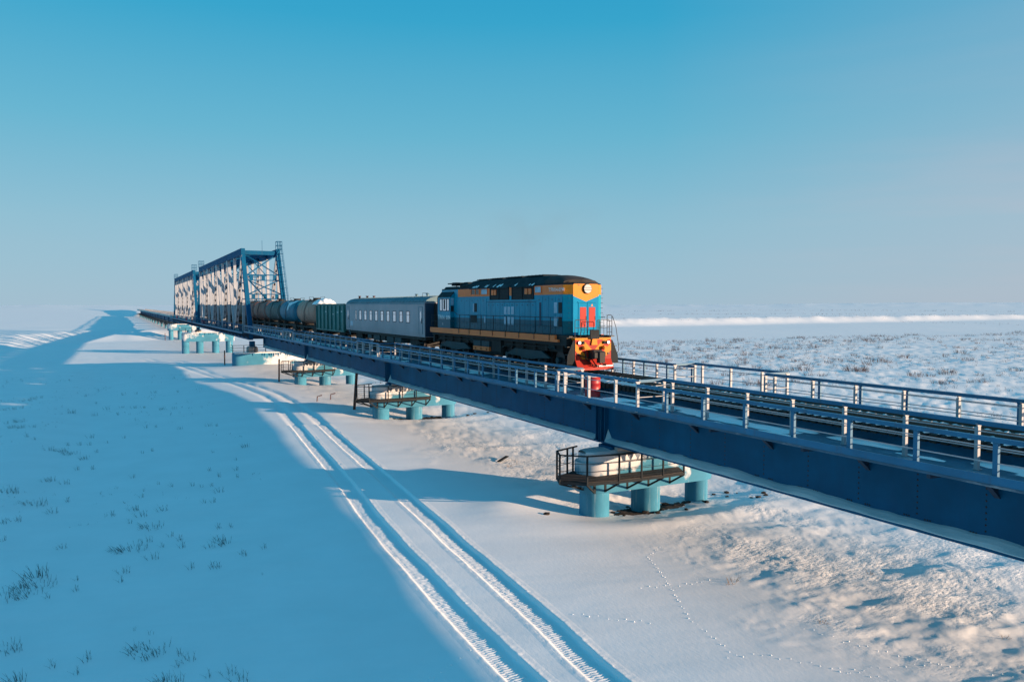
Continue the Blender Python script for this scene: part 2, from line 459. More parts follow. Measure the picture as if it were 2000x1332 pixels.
def base_height(X, Y):
    near_top = 146 + 24 * sstep(10, 70, X)
    near_w = 36 - 18 * sstep(10, 60, X)
    wob = 5 * fbm(X / 30, Y / 60, 3, 3)
    yf = np.interp(X, FAR_X, FAR_Y) + 8 * fbm(X / 22, Y * 0 + 3.3, 4, 5) * 1.2
    wf = 16 + 34 * (1 - sstep(-40, 10, X)) + 12 * sstep(60, 200, X)
    RIV = 2.75
    z = -RIV * sstep(near_top, near_top + near_w, Y + wob * 1.5)
    z = z + (RIV + .5 * fbm(X / 40, Y / 40, 3, 8)) * sstep(0, 1, (Y - yf) / wf)
    z = z + (.5 + 1.5 * sstep(60, 160, X) * (1 + fbm(X / 9, Y / 9, 3, 6))) * np.exp(-((Y - yf - wf * .95) / 9) ** 2)
    # soft swell left of the bridge
    z = z + .62 * np.exp(-((Y - 76) / 32) ** 2) * np.exp(-((X + 10) / 9) ** 2)
    z = z + .18 * np.exp(-((Y - 36) / 16) ** 2) * np.exp(-((X + 11) / 6) ** 2)
    z = z + .55 * sstep(-23.5, -29, X) * sstep(34, 46, Y) * (1 - sstep(120, 140, Y))
    # far plain rises gently to low hills
    r = np.hypot(X + 22, Y)
    ang = np.arctan2(X + 22, Y)
    amp = 15 + 17 * sstep(.55, 1.0, ang) + 7 * fbm(ang * 9, r * 0 + 2.2, 4, 21)
    z = z + amp * sstep(900, 6500, r) + 5 * fbm(ang * 30, r / 1500, 4, 31) * sstep(1500, 5000, r)
    # embankment beyond the far end of the viaduct
    ey = np.array([770, 800, 1100, 1700, 3000, 5000]); ex = np.array([0, 0, -6, -40, -150, -420])
    xe = np.interp(Y, ey, ex)
    z = z + 4.6 * sstep(775, 830, Y) * (1 - sstep(4, 12, np.abs(X - xe))) * (1 - .75 * sstep(1000, 1700, Y)) * (1 - sstep(1900, 2600, Y))
    return z

def rough_mask(X, Y):
    xb = np.interp(Y, [8, 12, 14, 18, 23, 29, 35, 44, 66, 95], [-5.2, -4.6, -4.3, -4.0, -3.4, -1.8, -3.0, -3.4, -3.6, -4.5])
    m = sstep(-1.4, 1.6, X - xb + 5.5 * fbm(X / 3.1, Y / 4.2, 4, 41))
    # smooth lee below the near pier
    m = m * (1 - .85 * np.exp(-(((X + 2.5) / 3.2) ** 2 + ((Y - 26.5) / 3.4) ** 2)))
    return m

def ground_height(X, Y, ruts=True):
    X = np.asarray(X, float); Y = np.asarray(Y, float)
    z = base_height(X, Y)
    r = np.hypot(X + 22, Y)
    fade = 1 - sstep(200, 500, r)
    # wind direction: along the light, roughly towards -X
    wx, wy = X * .95 - Y * .31, X * .31 + Y * .95
    m = rough_mask(X, Y) * (1 - sstep(150, 172, Y))
    smooth = .05 * fbm(wx / 7, wy / 3.0, 4, 51) + (.022 + .09 * sstep(-13.5, -17, X)) * fbm(wx / 8, wy / 1.2, 4, 55) + .05 * np.maximum(fbm(wx / 9, wy / 2.6, 3, 57) - .08, 0) + .30 * fbm(X / 26, Y / 26, 3, 53)
    z = z + smooth * fade
    # wind crust and small drifts
    lump = np.abs(fbm(wx / 3.2, wy / 1.25, 4, 61))
    drift = np.maximum(fbm(wx / 5.5, wy / 2.0, 4, 65), 0)
    crisp = np.abs(fbm(wx / .34, wy / .20, 3, 73)) * sstep(-.08, .16, fbm(X / 2.4, Y / 2.4, 3, 75))
    grain = fbm(wx / .55, wy / .30, 3, 71)
    right = sstep(3, 12, X)
    z = z + m * fade * (.46 * drift * (1 + .3 * right) - .20 * lump * (1 - .3 * right) + .07 * grain * (1 - .75 * right) * (1 - sstep(60, 110, r)) + .13 * crisp * (1 - .8 * right) * (1 - sstep(60, 100, r)))
    z = z + m * right * fade * (.50 * np.maximum(fbm(wx / 7, wy / 2.2, 4, 77), 0) + .34 * np.abs(fbm(wx / 3.5, wy / .9, 3, 78)))
    z = z + .5 * fbm(X / 60, Y / 60, 3, 81) * sstep(220, 420, r) * (1 - sstep(2000, 5000, r))
    # scour round the piers
    for py in PIER_Y[:3]:
        ex, ey = (X - 1.6) / 5.2, (Y - py) / 2.6
        q = ex * ex + ey * ey
        z = z - .42 * np.exp(-q * 1.1) + .13 * np.exp(-((np.sqrt(q) - 1.55) / .35) ** 2)
    q = ((X - .0) / 9) ** 2 + ((Y - 126) / 5) ** 2
    z = z + .55 * np.exp(-q) * fade
    if ruts:
        near = (r < 240) & (X < 2) & (X > -60)
        if near.any():
            xs, ys = X[near], Y[near]
            for path in (RPL, RPR):
                d, s = rut_coord(path, xs, ys)
                z_n = z[near]
                zz = rut_profile(d)
                zz = zz - .07 * (1 - sstep(.40, .56, np.abs(d + .15))) * (1 - sstep(60, 62, ys)) * (ys > 9)
                z[near] = z_n + zz
    return z

def hgt(x, y):
    return float(ground_height(np.array([x]), np.array([y]))[0])

def grid_mesh(name, X, Y, Z, mat, smooth=True):
    nr, nc = X.shape
    v = np.stack([X, Y, Z], -1).reshape(-1, 3)
    i = np.arange(nr * nc).reshape(nr, nc)
    q = np.stack([i[:-1, :-1], i[:-1, 1:], i[1:, 1:], i[1:, :-1]], -1).reshape(-1, 4)
    me = bpy.data.meshes.new(name)
    me.vertices.add(len(v)); me.vertices.foreach_set('co', v.ravel())
    me.loops.add(q.size); me.loops.foreach_set('vertex_index', q.ravel().astype(np.int32))
    me.polygons.add(len(q)); me.polygons.foreach_set('loop_start', np.arange(0, q.size, 4, dtype=np.int32))
    me.polygons.foreach_set('loop_total', np.full(len(q), 4, np.int32))
    me.polygons.foreach_set('use_smooth', np.full(len(q), smooth))
    me.materials.append(M[mat]); me.update(calc_edges=True); me.validate()
    o = bpy.data.objects.new(name, me); COL.objects.link(o)
    return o

def make_ground():
    r = [.0, 3, 6, 9, 12, 14, 16]
    while r[-1] < 12000:
        q = r[-1]
        r.append(q + max(.05, min(1.15 * q * q / 7565, 1.5 if q < 480 else .017 * q)))
    r = np.array(r)
    c = rad(YAW)
    a = np.concatenate([np.linspace(c - math.pi, c - rad(41), 34)[:-1], np.linspace(c - rad(41), c + rad(41), 520), np.linspace(c + rad(41), c + math.pi, 34)[1:]])
    R, A = np.meshgrid(r, a, indexing='ij')
    X = CAM[0] + R * np.sin(A); Y = CAM[1] + R * np.cos(A)
    Z = ground_height(X, Y)
    # normals up: angle runs clockwise
    o = grid_mesh('ground', X[:, ::-1], Y[:, ::-1], Z[:, ::-1], 'snow')
    o['kind'] = 'structure'
    at = o.data.attributes.new('crust', 'FLOAT', 'POINT')
    K = rough_mask(X, Y) * np.clip(.12 + 1.9 * np.maximum(fbm(X / 2.6, Y / 3.2, 4, 111) + .04, 0) * 2, 0, 1) * (1 - .45 * sstep(3, 12, X))
    at.data.foreach_set('value', K[:, ::-1].ravel().astype(np.float32))

make_ground()

def make_rut(path, name):
    seg = np.hypot(*(np.diff(path, axis=0)).T); s = np.concatenate([[0], np.cumsum(seg)])
    keep = path[:, 1] < 61.5
    smax = s[keep][-1]; s0 = 1.2
    # finer steps near the camera
    ss = [s0]
    while ss[-1] < smax: ss.append(ss[-1] + (.035 if ss[-1] < 22 else .06))
    ss = np.array(ss)
    px, py = np.interp(ss, s, path[:, 0]), np.interp(ss, s, path[:, 1])
    tx, ty = np.gradient(px), np.gradient(py); ln = np.hypot(tx, ty); tx, ty = tx / ln, ty / ln
    d = np.array([-.95, -.85, -.75, -.68, -.63, -.60, -.57, -.54, -.50, -.46, -.42, -.40, -.38, -.34, -.30, -.26, -.22, -.18, -.12, -.05, .03, .08, .12, .16, .19, .22, .26, .30, .34, .38, .44, .52, .62, .70])
    X = px[:, None] + ty[:, None] * d; Y = py[:, None] - tx[:, None] * d
    Z = ground_height(X, Y, ruts=False)
    D = np.broadcast_to(d, X.shape); S = np.broadcast_to(ss[:, None], X.shape)
    wv = .9 + .25 * fbm(S / 1.7, D * 0, 3, 91)
    z = rut_profile(D + .05 * fbm(S / .9, D * 0 + 4, 3, 95)) * wv
    # tread print: blocks on the left wall, fine chevrons on the floor
    wall = sstep(-.58, -.53, D) * (1 - sstep(.02, .10, D))
    ph = (S / .12 + np.where(D > -.36, .45, 0)) % 1
    z = z + wall * .020 * (sstep(.0, .14, ph) * (1 - sstep(.48, .62, ph)) - .4) * (.75 + .5 * fbm(S / .8, D * 3, 2, 97))
    fl = sstep(-.10, -.04, D) * (1 - sstep(.10, .16, D))
    z = z + fl * .010 * np.sin(2 * math.pi * (S / .09 + np.abs(D - .12) * 6))
    z = z + .05 * np.maximum(fbm(S / .16, D / .11, 2, 103) - .12, 0) * np.exp(-((D - .36) / .07) ** 2) + .018 * fbm(S / .22, D / .12, 3, 99) * (1 - sstep(.55, .76, np.abs(D + .12)))
    edge = sstep(.64, .80, np.abs(D + .12))
    Z = Z + z * (1 - edge) + rut_profile(D) * edge + .003
    Z[:, 0] -= .012; Z[:, -1] -= .012
    o = grid_mesh(name, X, Y, Z, 'snow_cap')
    o['kind'] = 'structure'
make_rut(RPL, 'tyre_track'); make_rut(RPR, 'tyre_track')

# ------------------------------------------------------------------ bridge: plate girder spans
RAIL_Z = 6.40
ZB, ZT = 3.17, 5.92

def post_mesh(kind, h):
    mb = MB()
    if kind == 'inner':
        mb.box(-.055, .055, -.02, .02, 0, h - .10)
        mb.box(-.055, -.04, .02, .075, 0, h - .10)
        mb.prism([(-.055, h - .10), (.055, h - .10), (.13, h), (-.13, h)], 'y', -.02, .02)
        mb.box(-.09, .09, -.06, .09, 0, .02)
    else:
        mb.box(-.02, .02, -.06, .06, 0, h - .10)
        mb.box(.02, .07, -.06, -.045, 0, h - .10)
        mb.prism([(-.06, h - .10), (.06, h - .10), (.12, h), (-.12, h)], 'x', -.02, .02)
        mb.box(-.07, .09, -.09, .09, 0, .02)
    return mb
POST_IN = shared(post_mesh('inner', 1.20), 'post', 'post_white')
POST_OUT = shared(post_mesh('outer', 1.03), 'post', 'rail_blue')
POST_END = shared(post_mesh('outer', 1.20), 'post', 'rail_blue')

def handrail(pts, base, h, mid=(.45, .8), w=.12):
    """top channel and two thin rails through points in plan"""
    mb = MB()
    for (a, b) in zip(pts[:-1], pts[1:]):
        mb.bar((a[0], a[1], base + h), (b[0], b[1], base + h), w, .055)
        mb.bar((a[0] - w / 2 + .01, a[1], base + h - .055), (b[0] - w / 2 + .01, b[1], base + h - .055), .015, .06)
        for m_ in mid:
            mb.bar((a[0], a[1], base + h * m_), (b[0], b[1], base + h * m_), .028, .028, mi=1)
    return mb

def bay_spans(y0, y1, bays):
    out, c = [], y0
    for a, b in bays:
        if b < y0 or a > y1: continue
        if a > c: out.append((c, a))
        c = max(c, b)
    if c < y1: out.append((c, y1))
    return out

BAYS = [(-8.6, -2.6), (24.5, 30.6), (57.9, 64.0), (90.5, 96.6)]
def girder_span(y0, y1, label, detail=2, group='plate girder spans of the bridge'):
    t = thing('girder_span', label, 'bridge span', (0, (y0 + y1) / 2, ZB), group)
    a, b = y0 + .06, y1 - .06
    for s in (-1, 1):
        mb = MB()
        mb.box(s * 1.0 - .015, s * 1.0 + .015, a, b, ZB + .06, ZT - .05)
        mb.box(s * 1.0 - .25, s * 1.0 + .25, a, b, ZB, ZB + .06)
        mb.box(s * 1.0 - .20, s * 1.0 + .20, a, b, ZB - .04, ZB - .002)
        mb.box(s * 1.0 - .22, s * 1.0 + .22, a, b, ZT - .05, ZT)
        mb.build('girder', 'girder_blue', t)
    # end stiffeners and cross frames
    for y in (a + .02, b - .02, a + .32, b - .32):
        for s in (-1, 1):
            mb = MB(); x0, x1 = sorted((s * 1.016, s * 1.23)); mb.box(x0, x1, y - .02, y + .02, ZB + .061, ZT - .051)
            mb.build('end_stiffener', 'girder_blue', t)
    for y in np.arange(a + .5, b, 4.1):
        mb = MB()
        mb.bar((-.97, y, ZB + .3), (.97, y, ZT - .3), .08, .08); mb.bar((.97, y, ZB + .3), (-.97, y, ZT - .3), .08, .08)
        mb.bar((-.97, y, ZB + .25), (.97, y, ZB + .25), .1, .1); mb.bar((-.97, y, ZT - .2), (.97, y, ZT - .2), .1, .1)
        mb.build('cross_frame', 'dark_blue', t)
    bays = BAYS if detail else []
    for s in (-1, 1):
        # walkway
        mb = MB(); x0, x1 = sorted((s * 1.62, s * 4.12)); mb.box(x0, x1, y0, y1, 5.60, 5.66)
        mb.build('walkway_floor', 'floor_steel', t)
        mb = MB(); x0, x1 = sorted((s * 4.125, s * 4.17)); mb.box(x0, x1, y0, y1, 5.70, 5.88)
        x0, x1 = sorted((s * 4.06, s * 4.124)); mb.box(x0, x1, y0, y1, 5.665, 5.69)
        mb.build('fascia', 'rail_blue', t)
        mb = MB(); x0, x1 = sorted((s * 1.56, s * 1.615)); mb.box(x0, x1, y0, y1, 5.44, 5.655)
        mb.build('kerb_plate', 'girder_blue', t)
        if detail:
            k0 = math.ceil((y0 - .2) / 4.05)
            for y in np.arange(k0 * 4.05 + .2, y1, 4.05):
                mb = MB()
                mb.prism([(s * 1.02, 4.62), (s * 1.02, 5.40), (s * 2.0, 5.40)][::s], 'y', y - .015, y + .015)
                mb.prism([(s * 1.02, 5.40), (s * 1.02, 5.59), (s * 4.0, 5.59), (s * 4.0, 5.47)][::s], 'y', y - .05, y + .05)
                mb.bar((s * 1.02, y, 4.62), (s * 1.9, y, 5.36), .16, .03)
                mb.bar((s * 1.08, y + .03, 5.15), (s * 3.9, y + 1.95, 5.57), .05, .05)
                mb.build('bracket', 'dark_blue', t)
        # inner railing runs out round the refuge bays at the piers
        pts = []
        xi, xo = s * 2.77, s * 4.07
        c = y0
        pts = [(xi, y0)]
        for (p, q) in bays:
            if q < y0 or p > y1: continue
            pts += [(xi, max(p, y0)), (xo, max(p, y0)), (xo, min(q, y1)), (xi, min(q, y1))]
        pts.append((xi, y1))
        pp = [pts[0]]
        for p in pts[1:]:
            if abs(p[0] - pp[-1][0]) + abs(p[1] - pp[-1][1]) > .02: pp.append(p)
        inner = handrail(pp, 5.70, 1.21).build('railing', ['rail_blue', 'post_white'], t)
        ys = np.arange(math.ceil((y0 - 1.75) / 2.02) * 2.02 + 1.75, y1, 2.02)
        if detail:
            for y in ys:
                inb = any(p - .3 < y < q + .3 for p, q in bays)
                inst('post', POST_IN, inner, ((xo if inb else xi), y, 5.67))
            for (p, q) in bays:
                for y in (p, q):
                    if y0 < y < y1:
                        inst('post', POST_IN, inner, (xi, y, 5.67)); inst('post', POST_IN, inner, (xo, y, 5.67))
            for (p, q) in bay_spans(y0, y1, bays):
                out = handrail([(xo, p), (xo, q)], 5.70, 1.05).build('railing', ['rail_blue', 'post_white'], t)
                for y in np.arange(math.ceil((p - .55) / 2.02) * 2.02 + .55, q, 2.02):
                    o = inst('post', POST_OUT, out, (xo + .0 * s, y, 5.70))
        else:
            mb = MB()
            for y in ys: mb.box(xi - .05, xi + .05, y - .03, y + .03, 5.67, 6.88)
            mb.build('post', 'post_white', inner, kind='stuff')
            out = handrail([(xo, y0), (xo, y1)], 5.70, 1.05).build('railing', ['rail_blue', 'post_white'], t)
            mb = MB()
            for y in ys + .8: mb.box(xo - .03, xo + .03, y - .06, y + .06, 5.67, 6.7)
            mb.build('post', 'rail_blue', out, kind='stuff')
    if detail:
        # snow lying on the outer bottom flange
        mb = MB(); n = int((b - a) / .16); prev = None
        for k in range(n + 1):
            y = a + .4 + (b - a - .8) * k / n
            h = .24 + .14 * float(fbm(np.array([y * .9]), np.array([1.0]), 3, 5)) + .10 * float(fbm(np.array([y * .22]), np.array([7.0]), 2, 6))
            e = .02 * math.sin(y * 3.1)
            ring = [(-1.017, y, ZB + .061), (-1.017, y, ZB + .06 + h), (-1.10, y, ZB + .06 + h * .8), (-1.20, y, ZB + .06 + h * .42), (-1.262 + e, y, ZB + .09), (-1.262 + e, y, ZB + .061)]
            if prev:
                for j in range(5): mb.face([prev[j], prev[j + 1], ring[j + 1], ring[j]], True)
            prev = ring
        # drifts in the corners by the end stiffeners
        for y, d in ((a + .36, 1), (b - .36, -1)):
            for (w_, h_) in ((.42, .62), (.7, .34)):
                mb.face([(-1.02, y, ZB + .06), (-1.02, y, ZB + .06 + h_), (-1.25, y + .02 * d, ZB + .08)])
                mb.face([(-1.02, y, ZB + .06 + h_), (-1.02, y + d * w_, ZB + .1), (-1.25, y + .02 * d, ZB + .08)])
        mb.build('snow_ledge', 'snow_shade', t)
        # bolt heads along the stiffener lines
        mb = MB()
        def bolt(y, z, r=.038, x=-1.015):
            i = len(mb.v); mb.v += [(x, y - r, z), (x, y, z - r), (x, y + r, z), (x, y, z + r), (x - .022, y, z)]
            for k in range(4): mb.f.append((i + k, i + (k + 1) % 4, i + 4)); mb.sm.append(False); mb.mi.append(0)
        for y in np.arange(math.ceil((y0 + .6 - .35) / 2.05) * 2.05 + .35, y1 - .6, 2.05):
            for z in np.arange(3.62, 5.5, .17): bolt(y, z)
            for dy in (-.42, -.34, -.26, .26, .34, .42): bolt(y + dy, 3.50)
        mb.build('bolt', 'black_steel', t, kind='stuff')
        # thin snow left on the walkway floors
        mb = MB(); rnd = random.Random(int(y0 * 10))
        def patch(cx, cy, lx, ly, hz, z0):
            n1, n2 = 4, 8; g = {}
            for i in range(n1 + 1):
                for j in range(n2 + 1):
                    u, v = i / n1 * 2 - 1, j / n2 * 2 - 1
                    w_ = max(0, 1 - u * u) * max(0, 1 - v * v)
                    jj = 1 + .35 * (rnd.random() - .5)
                    g[i, j] = (cx + u * lx * (.6 + .4 * math.sqrt(max(0, 1 - v * v))) * jj, cy + v * ly, z0 + hz * w_ * (.7 + .6 * rnd.random()) + (.001 if w_ == 0 else .004))
            for i in range(n1):
                for j in range(n2): mb.face([g[i, j], g[i + 1, j], g[i + 1, j + 1], g[i, j + 1]], True)
        for k in range(int((y1 - y0) * 1.1)):
            y = rnd.uniform(y0 + .5, y1 - .5)
            q = rnd.random()
            if q < .6: patch(-rnd.uniform(1.85, 2.5), y, rnd.uniform(.2, .42), rnd.uniform(.5, 1.9), .07, 5.66)
            elif q < .8: patch(-rnd.uniform(3.8, 4.0), y, rnd.uniform(.05, .12), rnd.uniform(.5, 1.5), .04, 5.66)
            else: patch(-rnd.uniform(2.4, 3.6), y, rnd.uniform(.08, .3), rnd.uniform(.3, 1.0), .03, 5.66)
        for (p, q) in bays:
            if y0 < p and q < y1: patch(-3.35, (p + q) / 2, .62, (q - p) / 2, .05, 5.661)
        for k in range(14):
            patch(rnd.uniform(1.8, 3.9), rnd.uniform(y0 + 1, y1 - 1), .25, rnd.uniform(.5, 1.5), .05, 5.66)
        mb.build('snow_patch', 'snow_cap', t, kind='stuff')
    return t

girder_span(-35.4, -2.0, 'blue plate girder span outside the right edge of the picture', 0)
girder_span(-2.0, 31.4, 'nearest blue plate girder span, running out of the right edge in front of the locomotive')
girder_span(31.4, 64.85, 'blue plate girder span carrying the locomotive, second from the right edge')
girder_span(64.85, 97.4, 'blue plate girder span under the grey coach and green wagon')
girder_span(97.4, 128.3, 'blue plate girder span under the first tank wagons, ending at the truss bridge')

# ------------------------------------------------------------------ track
def build_track():
    t = thing('railway_track', 'railway track of dark snowy bridge sleepers running along the deck', 'railway track', (0, 20, 6.2))
    y0, y1 = -34, 800
    prof = [(-.075, 0), (.075, 0), (.075, .015), (.012, .04), (.012, .145), (.036, .16), (.036, .195), (-.036, .195), (-.036, .16), (-.012, .145), (-.012, .04), (-.075, .015)]
    for x in (-.797, .797):
        MB().prism([(x + a, 6.205 + b) for a, b in prof], 'y', y0, y1).build('rail', 'rail_steel', t)
    for x in (-.52, .52):
        MB().prism([(x + a, 6.205 + b * .8) for a, b in prof], 'y', y0, y1).build('guard_rail', 'rail_steel', t)
    sl = shared(MB().bbox(-1.74, 1.62, -.105, .105, -.24, 0, .012), 'sleeper', 'sleeper')
    caps = []
    for v in range(5):
        mb = MB(); rnd = random.Random(v)
        for (xa, xb) in ((-.46, .46), (-1.70 + .08 * (v % 3), -.94), (.92, 1.5)):
            n = 6; prev = None
            for k in range(n + 1):
                x = xa + (xb - xa) * k / n
                e = math.sin(math.pi * k / n); h = (.02 + .085 * e) * rnd.uniform(.6, 1.2); w_ = .03 + .085 * e * rnd.uniform(.7, 1.1); o_ = rnd.uniform(-.02, .02)
                ring = [(x, -w_ + o_, .001), (x, -w_ * .4 + o_, h), (x, w_ * .5 + o_, h * .9), (x, w_ + o_, .001)]
                if prev:
                    for j in range(3): mb.face([prev[j], ring[j], ring[j + 1], prev[j + 1]], True)
                prev = ring
        caps.append(shared(mb, 'snow_cap', 'snow_cap'))
    rnd = random.Random(3); mb = MB(); n = 0
    y = 5.0
    while y < 128:
        if n < 300:
            o = inst('sleeper', sl, t, (rnd.uniform(-.02, .02), y, 6.20))
            if y < 60:
                c = inst('snow_cap', rnd.choice(caps), o, (0, 0, 0)); c.location = (0, 0, 0); c['kind'] = 'stuff'
            n += 1
        else: mb.box(-1.62, 1.62, y - .1, y + .1, 5.96, 6.20)
        y += .325
    y = 5 - .325
    while y > -34: mb.box(-1.62, 1.62, y - .1, y + .1, 5.96, 6.20); y -= .325
    for y in np.arange(128, 800, .65): mb.box(-1.4, 1.4, y - .1, y + .1, 5.96, 6.20)
    mb.build('sleeper', 'sleeper', t, kind='stuff')
build_track()

# ------------------------------------------------------------------ piers
def stadium(x0, x1, yc, r, n=8):
    p = []
    for k in range(n + 1):
        a = math.pi / 2 + math.pi * k / n; p.append((x0 + r + r * math.cos(a), yc + r * math.sin(a)))
    for k in range(n + 1):
        a = -math.pi / 2 + math.pi * k / n; p.append((x1 - r + r * math.cos(a), yc + r * math.sin(a)))
    return p

def pier(yj, label, detail=2):
    yc = yj - .7
    g = hgt(1.5, yc)
    t = thing('bridge_pier', label, 'pier', (1.3, yc, g), 'piers under the plate girder spans')
    for x, r in ((-2.0, .72), (1.05, .72), (4.3, .58)):
        gz = hgt(x, yc - .5)
        MB().cyl((x, yc, gz - .8), (x, yc, 1.06), r, 28).build('column', 'concrete_teal', t)
    # cap beam with rounded ends
    MB().prism(stadium(-2.95, 5.0, yc, .95, 10), 'z', 1.05, 2.45, smooth=True).build('cap_beam', 'concrete_frost', t)
    MB().prism(stadium(-2.75, 2.6, yc + .05, .82, 8), 'z', 2.452, 2.86, smooth=True).build('bearing_shelf', 'concrete_frost', t)
    # snow on the cap
    mb = MB(); nx = 26
    for k in range(nx):
        xa, xb = -2.7 + 7.4 * k / nx, -2.7 + 7.4 * (k + 1) / nx
        def sec(x):
            z0 = 2.86 if x < 2.55 else 2.45
            h = .10 + .10 * (float(fbm(np.array([x * 1.3]), np.array([yc]), 3, 4)) + .5) * (1 if x < 0 else .6)
            w_ = .80 * math.sqrt(max(.05, 1 - max(0, (-1.9 - x) / .9) ** 2))
            return [(x, yc - w_, z0 + .003), (x, yc - w_ * .75, z0 + h * .7), (x, yc, z0 + h), (x, yc + w_ * .8, z0 + h * .6), (x, yc + w_, z0 + .003)]
        A, B = sec(xa), sec(xb)
        for j in range(4): mb.face([A[j], B[j], B[j + 1], A[j + 1]], True)
    mb.build('snow_top', 'snow_cap', t)
    # bearings under both girder lines
    for s in (-1, 1):
        MB().bbox(s - .42, s + .42, yc - .55, yc + .55, 2.865, 3.125, .03).build('bearing', 'girder_blue', t)
    MB().bbox(-1.25, -.1, yc - .82, yc - .57, 2.95, 3.13, .02).build('bearing_block', 'concrete', t)
    # dark triangular plates put in for sawtooth shadows below the shelf edge
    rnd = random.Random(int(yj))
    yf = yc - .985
    tooth_shadow = []
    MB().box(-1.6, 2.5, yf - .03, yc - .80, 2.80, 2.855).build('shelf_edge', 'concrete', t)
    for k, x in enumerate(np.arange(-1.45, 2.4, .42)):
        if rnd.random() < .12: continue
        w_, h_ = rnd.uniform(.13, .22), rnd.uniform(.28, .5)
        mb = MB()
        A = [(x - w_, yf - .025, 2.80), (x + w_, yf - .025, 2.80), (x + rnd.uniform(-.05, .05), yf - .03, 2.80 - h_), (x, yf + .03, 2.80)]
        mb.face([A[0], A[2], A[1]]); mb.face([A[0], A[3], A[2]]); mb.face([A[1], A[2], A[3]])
        mb.build('shadow_tooth', 'tooth_shadow', t)
    # service platform round the near face and left end
    zp = 1.86
    outer = [(-2.6, yc + .62), (-4.1, yc - .02), (-4.5, yc - .95), (-3.56, yc - 1.78), (-2.0, yc - 2.05), (.3, yc - 2.08), (1.8, yc - 2.0), (2.3, yc - .98)]
    inner = [(-2.9, yc + .2), (-2.98, yc - .02), (-2.9, yc - .35), (-2.5, yc - .97), (-2.0, yc - .97), (.3, yc - .97), (1.8, yc - .97), (1.8, yc - .97)]
    mb = MB()
    for k in range(len(outer) - 1):
        a, b, c, d = outer[k], outer[k + 1], inner[k + 1], inner[k]
        q = [a, b, c, d] if c != d else [a, b, c]
        mb.face([(p[0], p[1], zp + .05) for p in q][::-1]); mb.face([(p[0], p[1], zp) for p in q])
        mb.face([(a[0], a[1], zp), (b[0], b[1], zp), (b[0], b[1], zp + .05), (a[0], a[1], zp + .05)])
    mb.build('platform_deck', 'grate', t)
    mb = MB()
    for k in range(len(outer) - 1):
        a, b = outer[k], outer[k + 1]
        if k == len(outer) - 2: continue
        mb.bar((*a, zp - .05), (*b, zp - .05), .06, .12)
        mb.bar((*a, zp + 1.22), (*b, zp + 1.22), .07, .06)
        for h in (.16, .5, .86): mb.tube([(*a, zp + h), (*b, zp + h)], .013, 5)
    rail = mb.build('platform_railing', 'grey_steel', t)
    P = [(-2.9, yc + .5), outer[1], outer[2], outer[3], (-2.0, yc - 2.05), (-.75, yc - 2.065), (.5, yc - 2.07), (1.8, yc - 2.0), (-3.4, yc + .2)]
    for (x, y) in P:
        MB().box(x - .035, x + .035, y - .035, y + .035, zp - .12, zp + 1.22).build('post', 'grey_steel', rail)
    for (x, y) in P[1:8]:
        tx = min(max(x, -2.6), 2.2)
        ty = yc - .9 if x > -4 else yc - .3
        MB().bar((x, y, zp - .1), (tx if x > -4 else -2.7, ty, zp - .72), .06, .08).bar((tx, ty - .03, zp - .75), (tx, ty - .03, zp), .12, .05, (0, 1, 0)).build('strut', 'grey_steel', t)
    return t

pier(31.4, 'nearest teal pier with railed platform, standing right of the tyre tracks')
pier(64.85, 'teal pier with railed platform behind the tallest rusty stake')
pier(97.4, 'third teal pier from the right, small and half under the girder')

def wide_pier(yc, x0, x1, z0, z1, cols, r, label, pedestal_z, ped_x, mat='concrete_frost_far', rail_x=None):
    g = hgt((x0 + x1) / 2, yc)
    t = thing('bridge_pier', label, 'pier', ((x0 + x1) / 2, yc, g), 'piers under the truss spans')
    MB().prism(stadium(x0, x1, yc, 1.25, 10), 'z', z0, z1, smooth=True).build('cap_beam', mat, t)
    for x in cols:
        MB().cyl((x, yc, hgt(x, yc) - 1), (x, yc, z0 + .01), r, 22).build('column', 'concrete_teal', t)
    MB().box(x0 + .3, x1 - .3, yc - 1.3, yc + 1.3, z1 + .003, z1 + .14).build('snow_top', 'snow_cap', t)
    for x in ped_x:
        mb = MB()
        mb.bbox(x - .8, x + .8, yc - .8, yc + .8, z1 + .005, z1 + (pedestal_z - z1) * .55, .2)
        mb.build('pedestal', 'concrete', t)
        MB().bbox(x - .4, x + .4, yc - .45, yc + .45, z1 + (pedestal_z - z1) * .55 + .002, pedestal_z - .02, .05).build('bearing', 'girder_blue', t)
    rnd = random.Random(int(yc))
    for x in np.arange(x0 + 3.0, x1 - 1.5, .36):
        if rnd.random() < .25: continue
        mb = MB(); w_, h_ = .12, rnd.uniform(.35, .7); y = yc - 1.27
        mb.face([(x - w_, y, z1), (x + rnd.uniform(-.1, .1), y - .03, z1 - h_), (x + w_, y, z1)]); mb.face([(x - w_, y, z1), (x, y - .1, z1), (x, y - .03, z1 - h_)]); mb.face([(x + w_, y, z1), (x, y - .03, z1 - h_), (x, y - .1, z1)])
        mb.build('shadow_tooth', 'girder_blue', t)  # blue triangles put in for sawtooth shadow on the cap face
    if rail_x:
        a, b = rail_x; y = yc - 1.2; mb = MB()
        for h in (.5, .9, 1.3): mb.bar((a, y, z1 + h), (b, y, z1 + h), .06, .06); mb.bar((a, y, z1 + h), (a, yc + 1.2, z1 + h), .06, .06)
        rl = mb.build('railing', 'grey_steel', t)
        for x in np.arange(a, b + .1, (b - a) / 3): MB().box(x - .05, x + .05, y - .05, y + .05, z1, z1 + 1.33).build('post', 'grey_steel', rl)
    return t

